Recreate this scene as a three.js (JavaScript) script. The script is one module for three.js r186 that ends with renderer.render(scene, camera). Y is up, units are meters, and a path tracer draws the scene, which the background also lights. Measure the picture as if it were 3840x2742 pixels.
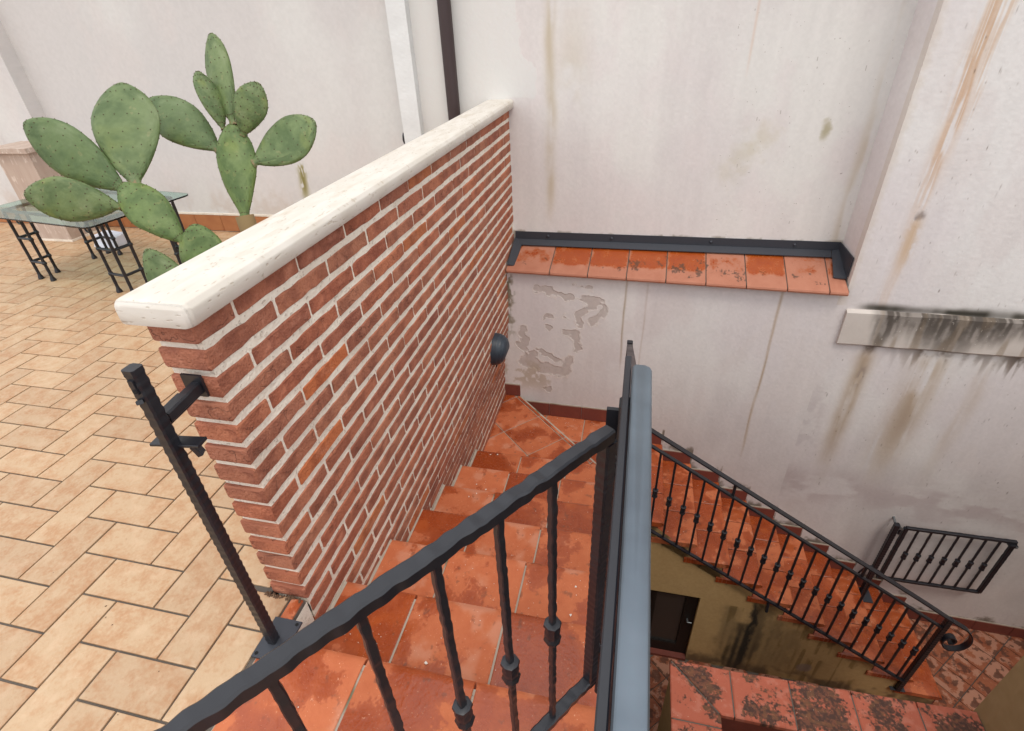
import * as THREE from 'three';
import { mergeGeometries, toCreasedNormals } from 'three/addons/utils/BufferGeometryUtils.js';

// ---------------------------------------------------------------- camera, sky, sun, exposure
const scene = new THREE.Scene();
const camera = new THREE.PerspectiveCamera(69.12, 1024 / 731, 0.05, 400);
camera.position.set(0.8561, 0.4838, 3.6479);
camera.rotation.set(-0.5796, 0.2473, -0.0502, 'YXZ');
scene.add(camera);

const renderer = new THREE.WebGLRenderer({ antialias: true });
renderer.setSize(1024, 731);
renderer.toneMapping = THREE.LinearToneMapping;
renderer.toneMappingExposure = 1.84;
renderer.shadowMap.enabled = true;

{ // overcast sky: brighter overhead than at the horizon
  const w = 64, h = 32, d = new Float32Array(w * h * 4);
  for (let j = 0; j < h; j++) for (let i = 0; i < w; i++) {
    const el = ((j + 0.5) / h - 0.5) * Math.PI, s = Math.sin(el);
    const L = s > 0 ? 0.9 : 0.2;
    const k = (j * w + i) * 4;
    d[k] = L * 0.985; d[k + 1] = L * 1.0; d[k + 2] = L * 1.03; d[k + 3] = 1;
  }
  const sky = new THREE.DataTexture(d, w, h, THREE.RGBAFormat, THREE.FloatType);
  sky.mapping = THREE.EquirectangularReflectionMapping;
  sky.magFilter = THREE.LinearFilter; sky.minFilter = THREE.LinearFilter; sky.wrapS = THREE.RepeatWrapping;
  sky.needsUpdate = true;
  scene.background = sky; scene.environment = sky;
}
const sun = new THREE.DirectionalLight(0xfff4e6, 0.55);
sun.position.set(2.6, 8.5, 5.5); sun.target.position.set(0.5, -1.5, 1);
sun.castShadow = true; sun.shadow.radius = 30;
sun.shadow.mapSize.set(2048, 2048);
Object.assign(sun.shadow.camera, { left: -7, right: 7, top: 7, bottom: -7, near: 0.5, far: 30 });
scene.add(sun, sun.target);

// ---------------------------------------------------------------- helpers
function rngOf(seed) { let a = (seed * 2654435761) >>> 0; return () => { a = (a + 0x6D2B79F5) | 0; let t = Math.imul(a ^ (a >>> 15), 1 | a); t = (t + Math.imul(t ^ (t >>> 7), 61 | t)) ^ t; return ((t ^ (t >>> 14)) >>> 0) / 4294967296; }; }
function h2(x, y, s) { let n = Math.imul(x, 374761393) + Math.imul(y, 668265263) + Math.imul(s, 974634777) | 0; n = Math.imul(n ^ (n >>> 13), 1274126177); return ((n ^ (n >>> 16)) >>> 0) / 4294967296; }
function vn(x, y, s) {
  const xi = Math.floor(x), yi = Math.floor(y); let u = x - xi, v = y - yi; u = u * u * (3 - 2 * u); v = v * v * (3 - 2 * v);
  const a = h2(xi, yi, s), b = h2(xi + 1, yi, s), c = h2(xi, yi + 1, s), d = h2(xi + 1, yi + 1, s);
  return a + (b - a) * u + (c - a) * v + (a - b - c + d) * u * v;
}
function fbm(x, y, s, o = 4) { let r = 0, a = 0.5, t = 0; for (let i = 0; i < o; i++) { r += a * vn(x, y, s + i * 17); t += a; a *= 0.5; x = x * 2.03 + 11.3; y = y * 2.03 + 5.7; } return r / t; }
const clamp = (x, a = 0, b = 1) => x < a ? a : x > b ? b : x;
const sst = (a, b, x) => { const t = clamp((x - a) / (b - a)); return t * t * (3 - 2 * t); };
const mixc = (a, b, t) => [a[0] + (b[0] - a[0]) * t, a[1] + (b[1] - a[1]) * t, a[2] + (b[2] - a[2]) * t];

// builds colour (+ bump, + roughness) textures from fn(u, v) -> { c: sRGB 0..255, h: 0..1, r: 0..1 }
function makeTex(w, h, fn, { bump = true, rough = false, wrap = THREE.RepeatWrapping } = {}) {
  const c = new Uint8Array(w * h * 4), b = bump ? new Uint8Array(w * h * 4) : null, r = rough ? new Uint8Array(w * h * 4) : null;
  for (let j = 0; j < h; j++) for (let i = 0; i < w; i++) {
    const o = fn((i + 0.5) / w, (j + 0.5) / h, i, j), k = (j * w + i) * 4;
    c[k] = clamp(o.c[0], 0, 255); c[k + 1] = clamp(o.c[1], 0, 255); c[k + 2] = clamp(o.c[2], 0, 255); c[k + 3] = 255;
    if (b) { const q = clamp(o.h) * 255; b[k] = b[k + 1] = b[k + 2] = q; b[k + 3] = 255; }
    if (r) { const q = clamp(o.r) * 255; r[k] = r[k + 1] = r[k + 2] = q; r[k + 3] = 255; }
  }
  const mk = (a, srgb) => { const t = new THREE.DataTexture(a, w, h, THREE.RGBAFormat); t.wrapS = t.wrapT = wrap; t.magFilter = THREE.LinearFilter; t.minFilter = THREE.LinearMipmapLinearFilter; t.generateMipmaps = true; if (srgb) t.colorSpace = THREE.SRGBColorSpace; t.needsUpdate = true; return t; };
  return { map: mk(c, true), bumpMap: b ? mk(b) : null, roughnessMap: r ? mk(r) : null };
}
function matOf(t, { bump = 0.002, rough = 0.85, ...rest } = {}) {
  const m = new THREE.MeshStandardMaterial({ map: t.map, roughness: t.roughnessMap ? 1 : rough, metalness: 0, ...rest });
  if (t.bumpMap) { m.bumpMap = t.bumpMap; m.bumpScale = bump; }
  if (t.roughnessMap) m.roughnessMap = t.roughnessMap;
  return m;
}

const used = {};
function numbered(n) { if (!(n in used)) { used[n] = 0; return n; } used[n]++; return n + '_' + String(used[n]).padStart(3, '0'); }
function shade(o) { o.castShadow = true; o.receiveShadow = true; return o; }
function mesh(name, geo, mat, parent) { const m = shade(new THREE.Mesh(geo, mat)); m.name = name; parent.add(m); return m; }
function thing(name, label, category, pos = [0, 0, 0], group) {
  const g = new THREE.Group(); g.name = numbered(name); g.position.set(...pos); scene.add(g);
  g.userData = { label, category }; if (group) g.userData.group = group; return g;
}
function structure(name, label, category, pos = [0, 0, 0]) { const g = thing(name, label, category, pos); g.userData.kind = 'structure'; return g; }
// repeats of one kind of piece on one thing: tile, tile_001, tile_002 ...
function pieceNamer(base) { let n = 0; return () => { const s = n ? base + '_' + String(n).padStart(3, '0') : base; n++; return s; }; }

// uv in metres from the dominant direction of each face
function triUV(geo, sc = 1, ox = 0, oy = 0) {
  const g = geo.index ? geo.toNonIndexed() : geo, p = g.attributes.position, uv = new Float32Array(p.count * 2);
  const a = new THREE.Vector3(), b = new THREE.Vector3(), c = new THREE.Vector3();
  for (let i = 0; i < p.count; i += 3) {
    a.fromBufferAttribute(p, i); b.fromBufferAttribute(p, i + 1).sub(a); c.fromBufferAttribute(p, i + 2).sub(a); b.cross(c);
    const x = Math.abs(b.x), y = Math.abs(b.y), z = Math.abs(b.z);
    for (let k = 0; k < 3; k++) {
      const X = p.getX(i + k), Y = p.getY(i + k), Z = p.getZ(i + k);
      const [u, v] = x >= y && x >= z ? [Z, Y] : y >= z ? [X, Z] : [X, Y];
      uv[(i + k) * 2] = u * sc + ox; uv[(i + k) * 2 + 1] = v * sc + oy;
    }
  }
  g.setAttribute('uv', new THREE.BufferAttribute(uv, 2)); return g;
}
function soup(tris) { // array of [x,y,z] triples -> flat shaded geometry
  const g = new THREE.BufferGeometry(), f = new Float32Array(tris.length * 3);
  tris.forEach((p, i) => { f[i * 3] = p[0]; f[i * 3 + 1] = p[1]; f[i * 3 + 2] = p[2]; });
  g.setAttribute('position', new THREE.BufferAttribute(f, 3)); g.computeVertexNormals(); return g;
}
const quad = (t, a, b, c, d) => t.push(a, b, c, a, c, d);
function box(w, h, d, x = 0, y = 0, z = 0) { const g = new THREE.BoxGeometry(w, h, d); g.translate(x, y, z); return g; }
function boxAB(x0, y0, z0, x1, y1, z1) { return box(x1 - x0, y1 - y0, z1 - z0, (x0 + x1) / 2, (y0 + y1) / 2, (z0 + z1) / 2); }
function merge(list) { return mergeGeometries(list.map(g => { const q = g.index ? g.toNonIndexed() : g; for (const k of Object.keys(q.attributes)) if (!['position', 'normal', 'uv'].includes(k)) q.deleteAttribute(k); return q; })); }
// rings: arrays of equally many points, joined in order; smooth below the crease angle
function loft(rings, { caps = true, crease = 0.7, sc = 1, closed = true } = {}) {
  const t = [], n = rings[0].length;
  for (let i = 0; i + 1 < rings.length; i++) for (let k = 0; k < (closed ? n : n - 1); k++) { const m = (k + 1) % n; quad(t, rings[i][k], rings[i][m], rings[i + 1][m], rings[i + 1][k]); }
  if (caps) for (const [r, fl] of [[rings[0], 1], [rings[rings.length - 1], 0]]) {
    const c = [0, 1, 2].map(q => r.reduce((s, p) => s + p[q], 0) / n);
    for (let k = 0; k < n; k++) { const m = (k + 1) % n; fl ? t.push(c, r[m], r[k]) : t.push(c, r[k], r[m]); }
  }
  return triUV(toCreasedNormals(soup(t), crease), sc);
}
const V = (a) => new THREE.Vector3(...a);
// forged square bar between two points; amp gives the hammered, wavy arrises
function bar(p0, p1, w, h, { amp = 0.0011, step = 0.0065, up = [0, 1, 0], seed = 1, per = 0.019, wave = 0 } = {}) {
  const r = rngOf(seed), A = V(p0), B = V(p1), L = A.distanceTo(B), t = B.clone().sub(A).normalize();
  let u = V(up); if (Math.abs(u.dot(t)) > 0.97) u = new THREE.Vector3(0, 0, 1);
  const s = u.clone().cross(t).normalize(); u = t.clone().cross(s).normalize();
  const n = Math.max(1, Math.round(L / step)), rings = [];
  for (let i = 0; i <= n; i++) {
    const o = [0, 1, 2, 3].map((q0) => (wave ? amp * (0.75 * Math.cos(i * L / n / wave * 6.2832 + q0 * 0.25) + (r() - 0.5) * 0.5) : amp ? (vn(i * L / n / per + q0 * 7.7, seed * 3.1, 5) - 0.5) * 2.1 * amp + (r() - 0.5) * amp * 0.25 : 0)), c = A.clone().addScaledVector(t, L * i / n);
    const x0 = -w / 2 - o[0], x1 = w / 2 + o[1], y0 = -h / 2 - o[2], y1 = h / 2 + o[3], b = Math.min(w, h) * 0.14;
    rings.push([[x0 + b, y0], [x1 - b, y0], [x1, y0 + b], [x1, y1 - b], [x1 - b, y1], [x0 + b, y1], [x0, y1 - b], [x0, y0 + b]].map(([a, d]) => { const q = c.clone().addScaledVector(s, a).addScaledVector(u, d); return [q.x, q.y, q.z]; }));
  }
  return loft(rings, { crease: amp ? 0.6 : 0.5 });
}
function rod(p0, p1, r, seg = 8, amp = 0, seed = 3) {
  const rn = rngOf(seed), A = V(p0), B = V(p1), L = A.distanceTo(B), t = B.clone().sub(A).normalize();
  let u = Math.abs(t.y) > 0.9 ? new THREE.Vector3(1, 0, 0) : new THREE.Vector3(0, 1, 0);
  const s = u.clone().cross(t).normalize(); u = t.clone().cross(s).normalize();
  const n = amp ? Math.max(2, Math.round(L / 0.03)) : 1, rings = [];
  for (let i = 0; i <= n; i++) { const q = r * (1 + amp * (rn() - 0.5)), c = A.clone().addScaledVector(t, L * i / n); rings.push(Array.from({ length: seg }, (_, k) => { const a = k / seg * Math.PI * 2, e = c.clone().addScaledVector(s, Math.cos(a) * q).addScaledVector(u, Math.sin(a) * q); return [e.x, e.y, e.z]; })); }
  return loft(rings, { crease: 1.2 });
}
// cage collar of a baluster: flared top and bottom, slightly waisted
function collar(c, s = 1, up = [0, 1, 0]) {
  const prof = [[0.0085, -0.030], [0.0155, -0.027], [0.0165, -0.021], [0.0125, -0.014], [0.0145, -0.004], [0.0145, 0.004], [0.0125, 0.014], [0.0165, 0.021], [0.0155, 0.027], [0.0085, 0.030]];
  const rings = prof.map(([r, y]) => Array.from({ length: 8 }, (_, k) => { const a = (k + 0.5) / 8 * Math.PI * 2, q = k % 2 ? 1.0 : 1.06; return [c[0] + Math.cos(a) * r * s * q, c[1] + y * s, c[2] - Math.sin(a) * r * s * q]; }));
  return loft(rings, { crease: 0.9 });
}
// 2-D helpers for cut tiles
function clipPoly(poly, a, b, c) { // keep a*x + b*y <= c
  const out = [];
  for (let i = 0; i < poly.length; i++) { const p = poly[i], q = poly[(i + 1) % poly.length], dp = a * p[0] + b * p[1] - c, dq = a * q[0] + b * q[1] - c; if (dp <= 0) out.push(p); if ((dp < 0 && dq > 0) || (dp > 0 && dq < 0)) { const t = dp / (dp - dq); out.push([p[0] + (q[0] - p[0]) * t, p[1] + (q[1] - p[1]) * t]); } }
  return out;
}
function insetPoly(poly, d) { // convex, either winding
  let ar = 0; poly.forEach((p, i) => { const q = poly[(i + 1) % poly.length]; ar += p[0] * q[1] - q[0] * p[1]; });
  let out = poly;
  poly.forEach((p, i) => { const q = poly[(i + 1) % poly.length], dx = q[0] - p[0], dy = q[1] - p[1], l = Math.hypot(dx, dy); if (l < 1e-5) return; const nx = dy / l * Math.sign(ar), ny = -dx / l * Math.sign(ar); out = clipPoly(out, nx, ny, nx * p[0] + ny * p[1] - d); });
  return out;
}
function polyArea(p) { let a = 0; p.forEach((v, i) => { const q = p[(i + 1) % p.length]; a += v[0] * q[1] - q[0] * v[1]; }); return Math.abs(a) / 2; }
// convex tile lying in xz, top at y = 0, with a small chamfer; uvf([x,z]) -> [u,v]
function polyTile(poly, th, bev, uvf) {
  let ar = 0; poly.forEach((p, i) => { const q = poly[(i + 1) % poly.length]; ar += p[0] * q[1] - q[0] * p[1]; });
  const P = ar > 0 ? [...poly].reverse() : poly; // so that the top faces up
  const n = P.length, cx = P.reduce((s, p) => s + p[0], 0) / n, cz = P.reduce((s, p) => s + p[1], 0) / n;
  const I = P.map(p => { const l = Math.hypot(p[0] - cx, p[1] - cz); const k = Math.max(0.2, 1 - bev * 1.4 / l); return [cx + (p[0] - cx) * k, cz + (p[1] - cz) * k]; });
  const t = [];
  for (let k = 1; k + 1 < n; k++) t.push([I[0][0], 0, I[0][1]], [I[k][0], 0, I[k][1]], [I[k + 1][0], 0, I[k + 1][1]]);
  for (let k = 0; k < n; k++) { const m = (k + 1) % n; quad(t, [P[k][0], -bev * 0.7, P[k][1]], [P[m][0], -bev * 0.7, P[m][1]], [I[m][0], 0, I[m][1]], [I[k][0], 0, I[k][1]]); quad(t, [P[k][0], -th, P[k][1]], [P[m][0], -th, P[m][1]], [P[m][0], -bev * 0.7, P[m][1]], [P[k][0], -bev * 0.7, P[k][1]]); }
  const g = soup(t), uv = new Float32Array(t.length * 2);
  t.forEach((p, i) => { const q = uvf([p[0], p[2]]); uv[i * 2] = q[0]; uv[i * 2 + 1] = q[1]; });
  g.setAttribute('uv', new THREE.BufferAttribute(uv, 2)); return g;
}
// uv of one cell of a 4 x 4 atlas over the rectangle x0..x1, z0..z1
const cellUV = (cell, x0, z0, x1, z1, flip = false) => ([x, z]) => { const a = clamp((x - x0) / (x1 - x0), 0.02, 0.98), b = clamp((z - z0) / (z1 - z0), 0.02, 0.98); return [((cell % 4) + (flip ? b : a)) / 4, (Math.floor(cell / 4) % 4 + (flip ? a : b)) / 4]; };

// ---------------------------------------------------------------- materials
const iron = (() => { // black forge paint, slightly glossy, fine pitting
  const t = makeTex(256, 256, (u, v) => { const n = fbm(u * 24, v * 24, 5, 3), g = fbm(u * 6, v * 6, 8, 3); const k = 30 + (g - 0.5) * 12; return { c: [k - 1, k, k + 6], h: n, r: 0.27 + 0.22 * g }; }, { rough: true });
  return matOf(t, { bump: 0.0009 });
})();
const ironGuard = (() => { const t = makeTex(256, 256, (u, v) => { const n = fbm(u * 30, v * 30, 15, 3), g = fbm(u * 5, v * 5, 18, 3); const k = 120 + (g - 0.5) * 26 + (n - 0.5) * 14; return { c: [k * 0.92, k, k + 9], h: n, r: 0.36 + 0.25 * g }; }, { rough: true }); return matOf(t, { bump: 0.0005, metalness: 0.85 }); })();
const darkSteel = new THREE.MeshStandardMaterial({ color: '#3b3e45', roughness: 0.5, metalness: 0.3 });
const zinc = new THREE.MeshStandardMaterial({ color: '#8c9498', roughness: 0.4, metalness: 0.8 });
const blackHole = new THREE.MeshStandardMaterial({ color: '#0b0b0c', roughness: 0.9 });

// terrace tile: sandy stoneware with rust-coloured clouding; atlas of 4 x 4 tiles
const sandTex = makeTex(1024, 1024, (u, v) => {
  const ci = Math.floor(u * 4), cj = Math.floor(v * 4), s = 100 + ci * 7 + cj * 31, a = u * 4 - ci, b = v * 4 - cj;
  const tone = (h2(ci, cj, 9) - 0.5) * 13;
  const m = fbm(a * 5, b * 3, s, 5), f = fbm(a * 34, b * 18, s + 3, 3), sp = vn(a * 110, b * 70, s + 6);
  let c = mixc([183, 154, 122], [171, 129, 93], sst(0.35, 0.85, m * 0.7 + f * 0.35));
  c = mixc(c, [196, 168, 138], sst(0.5, 0.85, fbm(a * 7 + 4, b * 4, s + 11, 4)) * 0.5);
  if (sp > 0.93) c = mixc(c, [160, 104, 66], 0.3);
  return { c: [c[0] + tone, c[1] + tone, c[2] + tone * 0.8], h: 0.5 + (f - 0.5) * 0.7, r: 0.5 + 0.25 * f };
}, { rough: true });
const sandMat = matOf(sandTex, { bump: 0.0008 });
const sandDark = (() => { const t = makeTex(256, 256, (u, v) => { const m = fbm(u * 6, v * 6, 71, 4); return { c: mixc([176, 118, 74], [150, 90, 52], m), h: m }; }); return matOf(t, { bump: 0.0006, rough: 0.7 }); })();
const groutGrey = (() => { const t = makeTex(256, 256, (u, v) => { const m = fbm(u * 20, v * 20, 31, 4); const g = fbm(u * 3, v * 3, 41, 3); return { c: mixc([78, 72, 66], [106, 98, 90], m * 0.6 + g * 0.5), h: m }; }); return matOf(t, { bump: 0.001, rough: 0.95 }); })();
const groutPale = (() => { const t = makeTex(256, 256, (u, v) => { const m = fbm(u * 16, v * 16, 33, 4), g = fbm(u * 2.5, v * 2.5, 43, 3); let c = mixc([150, 138, 124], [182, 170, 154], m * 0.6 + g * 0.4); if (g > 0.62) c = mixc(c, [84, 84, 58], sst(0.62, 0.72, g) * 0.7); return { c, h: m }; }); return matOf(t, { bump: 0.001, rough: 0.95 }); })();
// hand-made terracotta of the stairs: rain-wet patches with a crumbled outline, drier rims, lime bloom
function cotto(seed, wetBias, limeBias, dirt) {
  return makeTex(1024, 1024, (u, v) => {
    const ci = Math.floor(u * 4), cj = Math.floor(v * 4), s = seed + ci * 13 + cj * 47, a = u * 4 - ci, b = v * 4 - cj;
    const q = h2(ci, cj, seed), tone = (h2(ci, cj, seed + 1) - 0.5) * 14;
    const ed = Math.min(a, 1 - a, b, 1 - b);
    const big = fbm(a * 2.2 + q * 9, b * 2.2, s, 3), mid = fbm(a * 9, b * 9, s + 2, 4), fine = fbm(a * 42, b * 42, s + 5, 3);
    const wv = big * 1.25 + (mid - 0.5) * 0.16 + (fine - 0.5) * 0.2 + sst(0.0, 0.16, ed) * 0.12 + (q - 0.5) * 0.4 + wetBias;
    const wet = sst(0.64, 0.71, wv) * 0.65 + sst(0.6, 0.95, wv) * 0.35;
    let dry = mixc([188, 106, 66], [174, 90, 52], mid); dry = mixc(dry, [190, 126, 98], sst(0.55, 0.8, fbm(a * 4, b * 4, s + 8, 4) + limeBias + sst(0.14, 0, ed) * 0.12) * 0.8);
    let w = mixc([156, 72, 34], [140, 60, 28], mid); w = mixc(w, [168, 80, 34], sst(0.55, 0.75, fbm(a * 3, b * 3, s + 21, 3)) * 0.7);
    let c = mixc(dry, w, wet);
    const d = sst(0.66, 0.8, fbm(a * 12, b * 12, s + 30, 4) + dirt); c = mixc(c, [88, 54, 42], d * 0.4);
    if (vn(a * 95, b * 95, s + 9) > 0.955) c = mixc(c, [232, 206, 190], 0.55);
    return { c: [c[0] + tone, c[1] + tone * 0.7, c[2] + tone * 0.6], h: 0.5 + (mid - 0.5) * 0.6 + (fine - 0.5) * 0.5, r: 0.74 - wet * 0.48 + (fine - 0.5) * 0.12 };
  }, { rough: true });
}
const stairMat = matOf(cotto(300, -0.02, 0.0, -0.04), { bump: 0.0016 });
const stairLowMat = matOf(cotto(900, 0.1, -0.08, -0.02), { bump: 0.0016 });
const skirtMat = (() => { const t = makeTex(256, 256, (u, v) => { const m = fbm(u * 5, v * 5, 61, 4), f = fbm(u * 30, v * 30, 63, 3); return { c: mixc([128, 64, 50], [106, 54, 46], m * 0.8 + f * 0.3), h: f, r: 0.55 + 0.2 * m }; }, { rough: true }); return matOf(t, { bump: 0.0008 }); })();
// ledge tiles: dry pink lip, wet orange centre, black algae freckles
const ledgeMat = matOf(makeTex(1024, 512, (u, v) => {
  const ci = Math.floor(u * 8), s = 700 + ci * 19, a = u * 8 - ci, b = v; // b = 0 at the back, 1 at the lip
  const mid = fbm(a * 5, b * 6, s, 4), fine = fbm(a * 30, b * 34, s + 3, 3), q = h2(ci, 3, 77);
  const ed = Math.min(a, 1 - a) * 0.8;
  const wet = sst(0.42, 0.66, 0.74 + (mid - 0.5) * 0.5 + (fine - 0.5) * 0.3 - sst(0.55, 0.78, b) * 0.5 - sst(0.1, 0, ed) * 0.25 - (ci === 5 || ci === 7 ? 0.28 : 0) - (ci === 0 ? 0.26 : 0) + (q - 0.5) * 0.1);
  let c = mixc(mixc([176, 118, 94], [162, 102, 78], mid), mixc([166, 82, 32], [148, 64, 26], mid), wet);
  const al = sst(0.62, 0.74, fbm(a * 5, b * 6, s + 9, 3) * 0.75 + fine * 0.42 - 0.09 - Math.abs(b - 0.62) * 0.5 + (ci >= 3 && ci <= 5 ? 0.08 : -0.02));
  c = mixc(c, [74, 54, 44], al * 0.7);
  return { c, h: 0.5 + (fine - 0.5), r: 0.72 - wet * 0.46 };
}, { rough: true }), { bump: 0.001 });
// parapet tiles: pink terracotta eaten by brown lichen
const mossMat = matOf(makeTex(1024, 1024, (u, v) => {
  const ci = Math.floor(u * 4), cj = Math.floor(v * 4), s = 1200 + ci * 13 + cj * 47, a = u * 4 - ci, b = v * 4 - cj;
  const mid = fbm(a * 5, b * 5, s, 4), fine = fbm(a * 26, b * 26, s + 3, 4), big = fbm(a * 2.4, b * 2.4, s + 7, 3);
  const ed = Math.min(a, 1 - a, b, 1 - b);
  let c = mixc([178, 98, 76], [164, 86, 64], mid); c = mixc(c, [186, 122, 104], sst(0.5, 0.75, fbm(a * 9, b * 9, s + 4, 3)) * 0.5);
  const li = sst(0.47, 0.64, big * 0.8 + (mid - 0.5) * 0.45 + (fine - 0.5) * 0.5 + sst(0.02, 0.3, ed) * 0.26);
  let l = mixc([104, 66, 50], [60, 44, 38], sst(0.3, 0.7, fine)); l = mixc(l, [120, 84, 54], sst(0.55, 0.75, vn(a * 14, b * 14, s + 6)) * 0.5);
  c = mixc(c, l, li * 0.88);
  if (vn(a * 60, b * 60, s + 12) > 0.965) c = mixc(c, [206, 196, 178], 0.7);
  return { c, h: 0.45 + li * 0.3 + (fine - 0.5) * 0.5, r: 0.85 };
}), { bump: 0.003, rough: 0.85 });
// courtyard tiles: worn glaze with whitish scuffs and dark damp hearts
const yardMat = matOf(makeTex(1024, 1024, (u, v) => {
  const ci = Math.floor(u * 4), cj = Math.floor(v * 4), s = 1500 + ci * 13 + cj * 47, a = u * 4 - ci, b = v * 4 - cj;
  const mid = fbm(a * 5, b * 5, s, 4), fine = fbm(a * 28, b * 28, s + 3, 3), q = h2(ci, cj, 5);
  const ed = Math.min(a, 1 - a, b, 1 - b), r = Math.hypot(a - 0.5, b - 0.5);
  let c = mixc([150, 88, 56], [128, 66, 42], mid);
  const wh = sst(0.5, 0.62, fbm(a * 3, b * 3, s + 5, 4) + (fine - 0.5) * 0.25 + sst(0.05, 0.16, ed) * 0.16 - sst(0.36, 0.1, r) * 0.2 - 0.06 + (q - 0.4) * 0.18);
  c = mixc(c, [176, 132, 112], wh * 0.7);
  const dk = sst(0.56, 0.68, fbm(a * 5 + 3, b * 5, s + 9, 4) + sst(0.34, 0.05, r) * 0.12 + (fine - 0.5) * 0.2); c = mixc(c, [72, 40, 26], dk * 0.7);
  return { c, h: 0.5 + (fine - 0.5) * 0.6, r: 0.6 + 0.2 * mid };
}, { rough: true }), { bump: 0.001 });
// bricks: one atlas, sand-struck faces with pits and drag cracks
const brickTex = makeTex(1024, 1024, (u, v) => {
  const ci = Math.floor(u * 4), cj = Math.floor(v * 4), s = 2000 + ci * 13 + cj * 47, a = u * 4 - ci, b = v * 4 - cj;
  const q = h2(ci, cj, 3), q2 = h2(ci, cj, 4);
  const mid = fbm(a * 6, b * 2, s, 4), fine = fbm(a * 60, b * 16, s + 3, 3), gr = vn(a * 150, b * 38, s + 5);
  let base = mixc([180, 118, 88], [158, 96, 74], q); base = q2 > 0.92 ? [180, 106, 66] : q2 < 0.12 ? [148, 98, 80] : base;
  let c = mixc(base, [base[0] * 0.86, base[1] * 0.82, base[2] * 0.82], sst(0.35, 0.7, mid));
  c = mixc(c, [200, 138, 112], sst(0.6, 0.85, fbm(a * 5 + 7, b * 2, s + 8, 4)) * 0.45);
  const cr = Math.abs(fbm(a * 7, b * 2.4, s + 14, 4) - 0.5), crack = (1 - sst(0.004, 0.018, cr)) * sst(0.45, 0.62, vn(a * 3, b * 1.2, s + 19)) * (q2 < 0.6 ? 1 : 0.2);
  const pit = gr > 0.9 ? (gr - 0.9) * 6 : 0;
  c = mixc(c, [112, 64, 48], clamp(crack * 0.5 + pit * 0.4));
  c = c.map(x => x + (fine - 0.5) * 20);
  return { c, h: 0.6 + (fine - 0.5) * 0.5 + (mid - 0.5) * 0.3 - crack * 0.45 - pit * 0.4 };
});
const brickMat = matOf(brickTex, { bump: 0.007, rough: 0.92 });
const brickMats = [[1, 1, 1], [0.9, 0.9, 0.92], [1.06, 1.02, 0.98], [0.97, 1.03, 1.06], [1.04, 0.95, 0.88]].map(c => { const m = brickMat.clone(); m.color = new THREE.Color(...c); return m; });
const mortarMat = (() => { const t = makeTex(512, 512, (u, v) => { const m = fbm(u * 20, v * 20, 81, 4), f = fbm(u * 90, v * 90, 83, 3), g = fbm(u * 3, v * 3, 85, 3); let c = mixc([234, 226, 212], [220, 209, 194], m); c = mixc(c, [200, 186, 170], sst(0.5, 0.75, g) * 0.4); if (f > 0.74) c = mixc(c, [150, 134, 120], 0.5); return { c, h: 0.5 + (m - 0.5) * 0.6 + (f - 0.5) * 0.7 }; }); return matOf(t, { bump: 0.004, rough: 0.95 }); })();
// travertine: cream with fine drawn-out veins and pores along the slab
const travMat = (() => { const t = makeTex(1024, 512, (u, v) => { const a = fbm(u * 16, v * 26, 91, 5), p = fbm(u * 70, v * 110, 93, 3), g = fbm(u * 5, v * 6, 95, 4); let c = mixc([211, 205, 196], [203, 196, 185], sst(0.25, 0.75, a)); c = mixc(c, [186, 172, 152], sst(0.54, 0.76, g * 0.6 + a * 0.4) * 0.5); const hole = sst(0.72, 0.8, p); c = mixc(c, [168, 152, 132], hole * 0.45); return { c, h: 0.7 - hole * 0.6 + (a - 0.5) * 0.2, r: 0.75 + 0.15 * a }; }, { rough: true }); return matOf(t, { bump: 0.0016 }); })();

// ----- plaster of the tall wall, drawn over x -0.2..4.8, y -4.2..1.0 (metres)
const seg = (x, y, a, b) => { const dx = b[0] - a[0], dy = b[1] - a[1], t = clamp(((x - a[0]) * dx + (y - a[1]) * dy) / (dx * dx + dy * dy)); return Math.hypot(x - a[0] - t * dx, y - a[1] - t * dy); };
const polyDist = (x, y, pl) => { let d = 9; for (let i = 0; i + 1 < pl.length; i++) d = Math.min(d, seg(x, y, pl[i], pl[i + 1])); return d; };
const peels = [
  [[[0.22, -1.12], [0.27, -1.11], [0.32, -1.14], [0.38, -1.15]], 0.028], [[[0.37, -1.16], [0.45, -1.17], [0.54, -1.19]], 0.012], [[[0.47, -1.07], [0.52, -1.09], [0.59, -1.09]], 0.014],
  [[[0.55, -1.17], [0.63, -1.2], [0.69, -1.22], [0.67, -1.29], [0.61, -1.36]], 0.03], [[[0.63, -1.22], [0.58, -1.25], [0.51, -1.31], [0.52, -1.38]], 0.026],
  [[[0.27, -1.34], [0.36, -1.34], [0.44, -1.34], [0.51, -1.38]], 0.012], [[[0.42, -1.45], [0.48, -1.45], [0.5, -1.53], [0.51, -1.59]], 0.026], [[[0.28, -1.42], [0.3, -1.43]], 0.018],
  [[[0.11, -1.45], [0.11, -1.54], [0.09, -1.62], [0.13, -1.7], [0.19, -1.66]], 0.032], [[[0.12, -1.74], [0.2, -1.77], [0.32, -1.8], [0.42, -1.81], [0.44, -1.71]], 0.05], [[[0.2, -1.63], [0.29, -1.66], [0.35, -1.7]], 0.018], [[[0.25, -1.99], [0.3, -1.99]], 0.016]];
const wx0 = -0.2, wy0 = -4.2, wW = 5.0, wH = 5.2;
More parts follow.
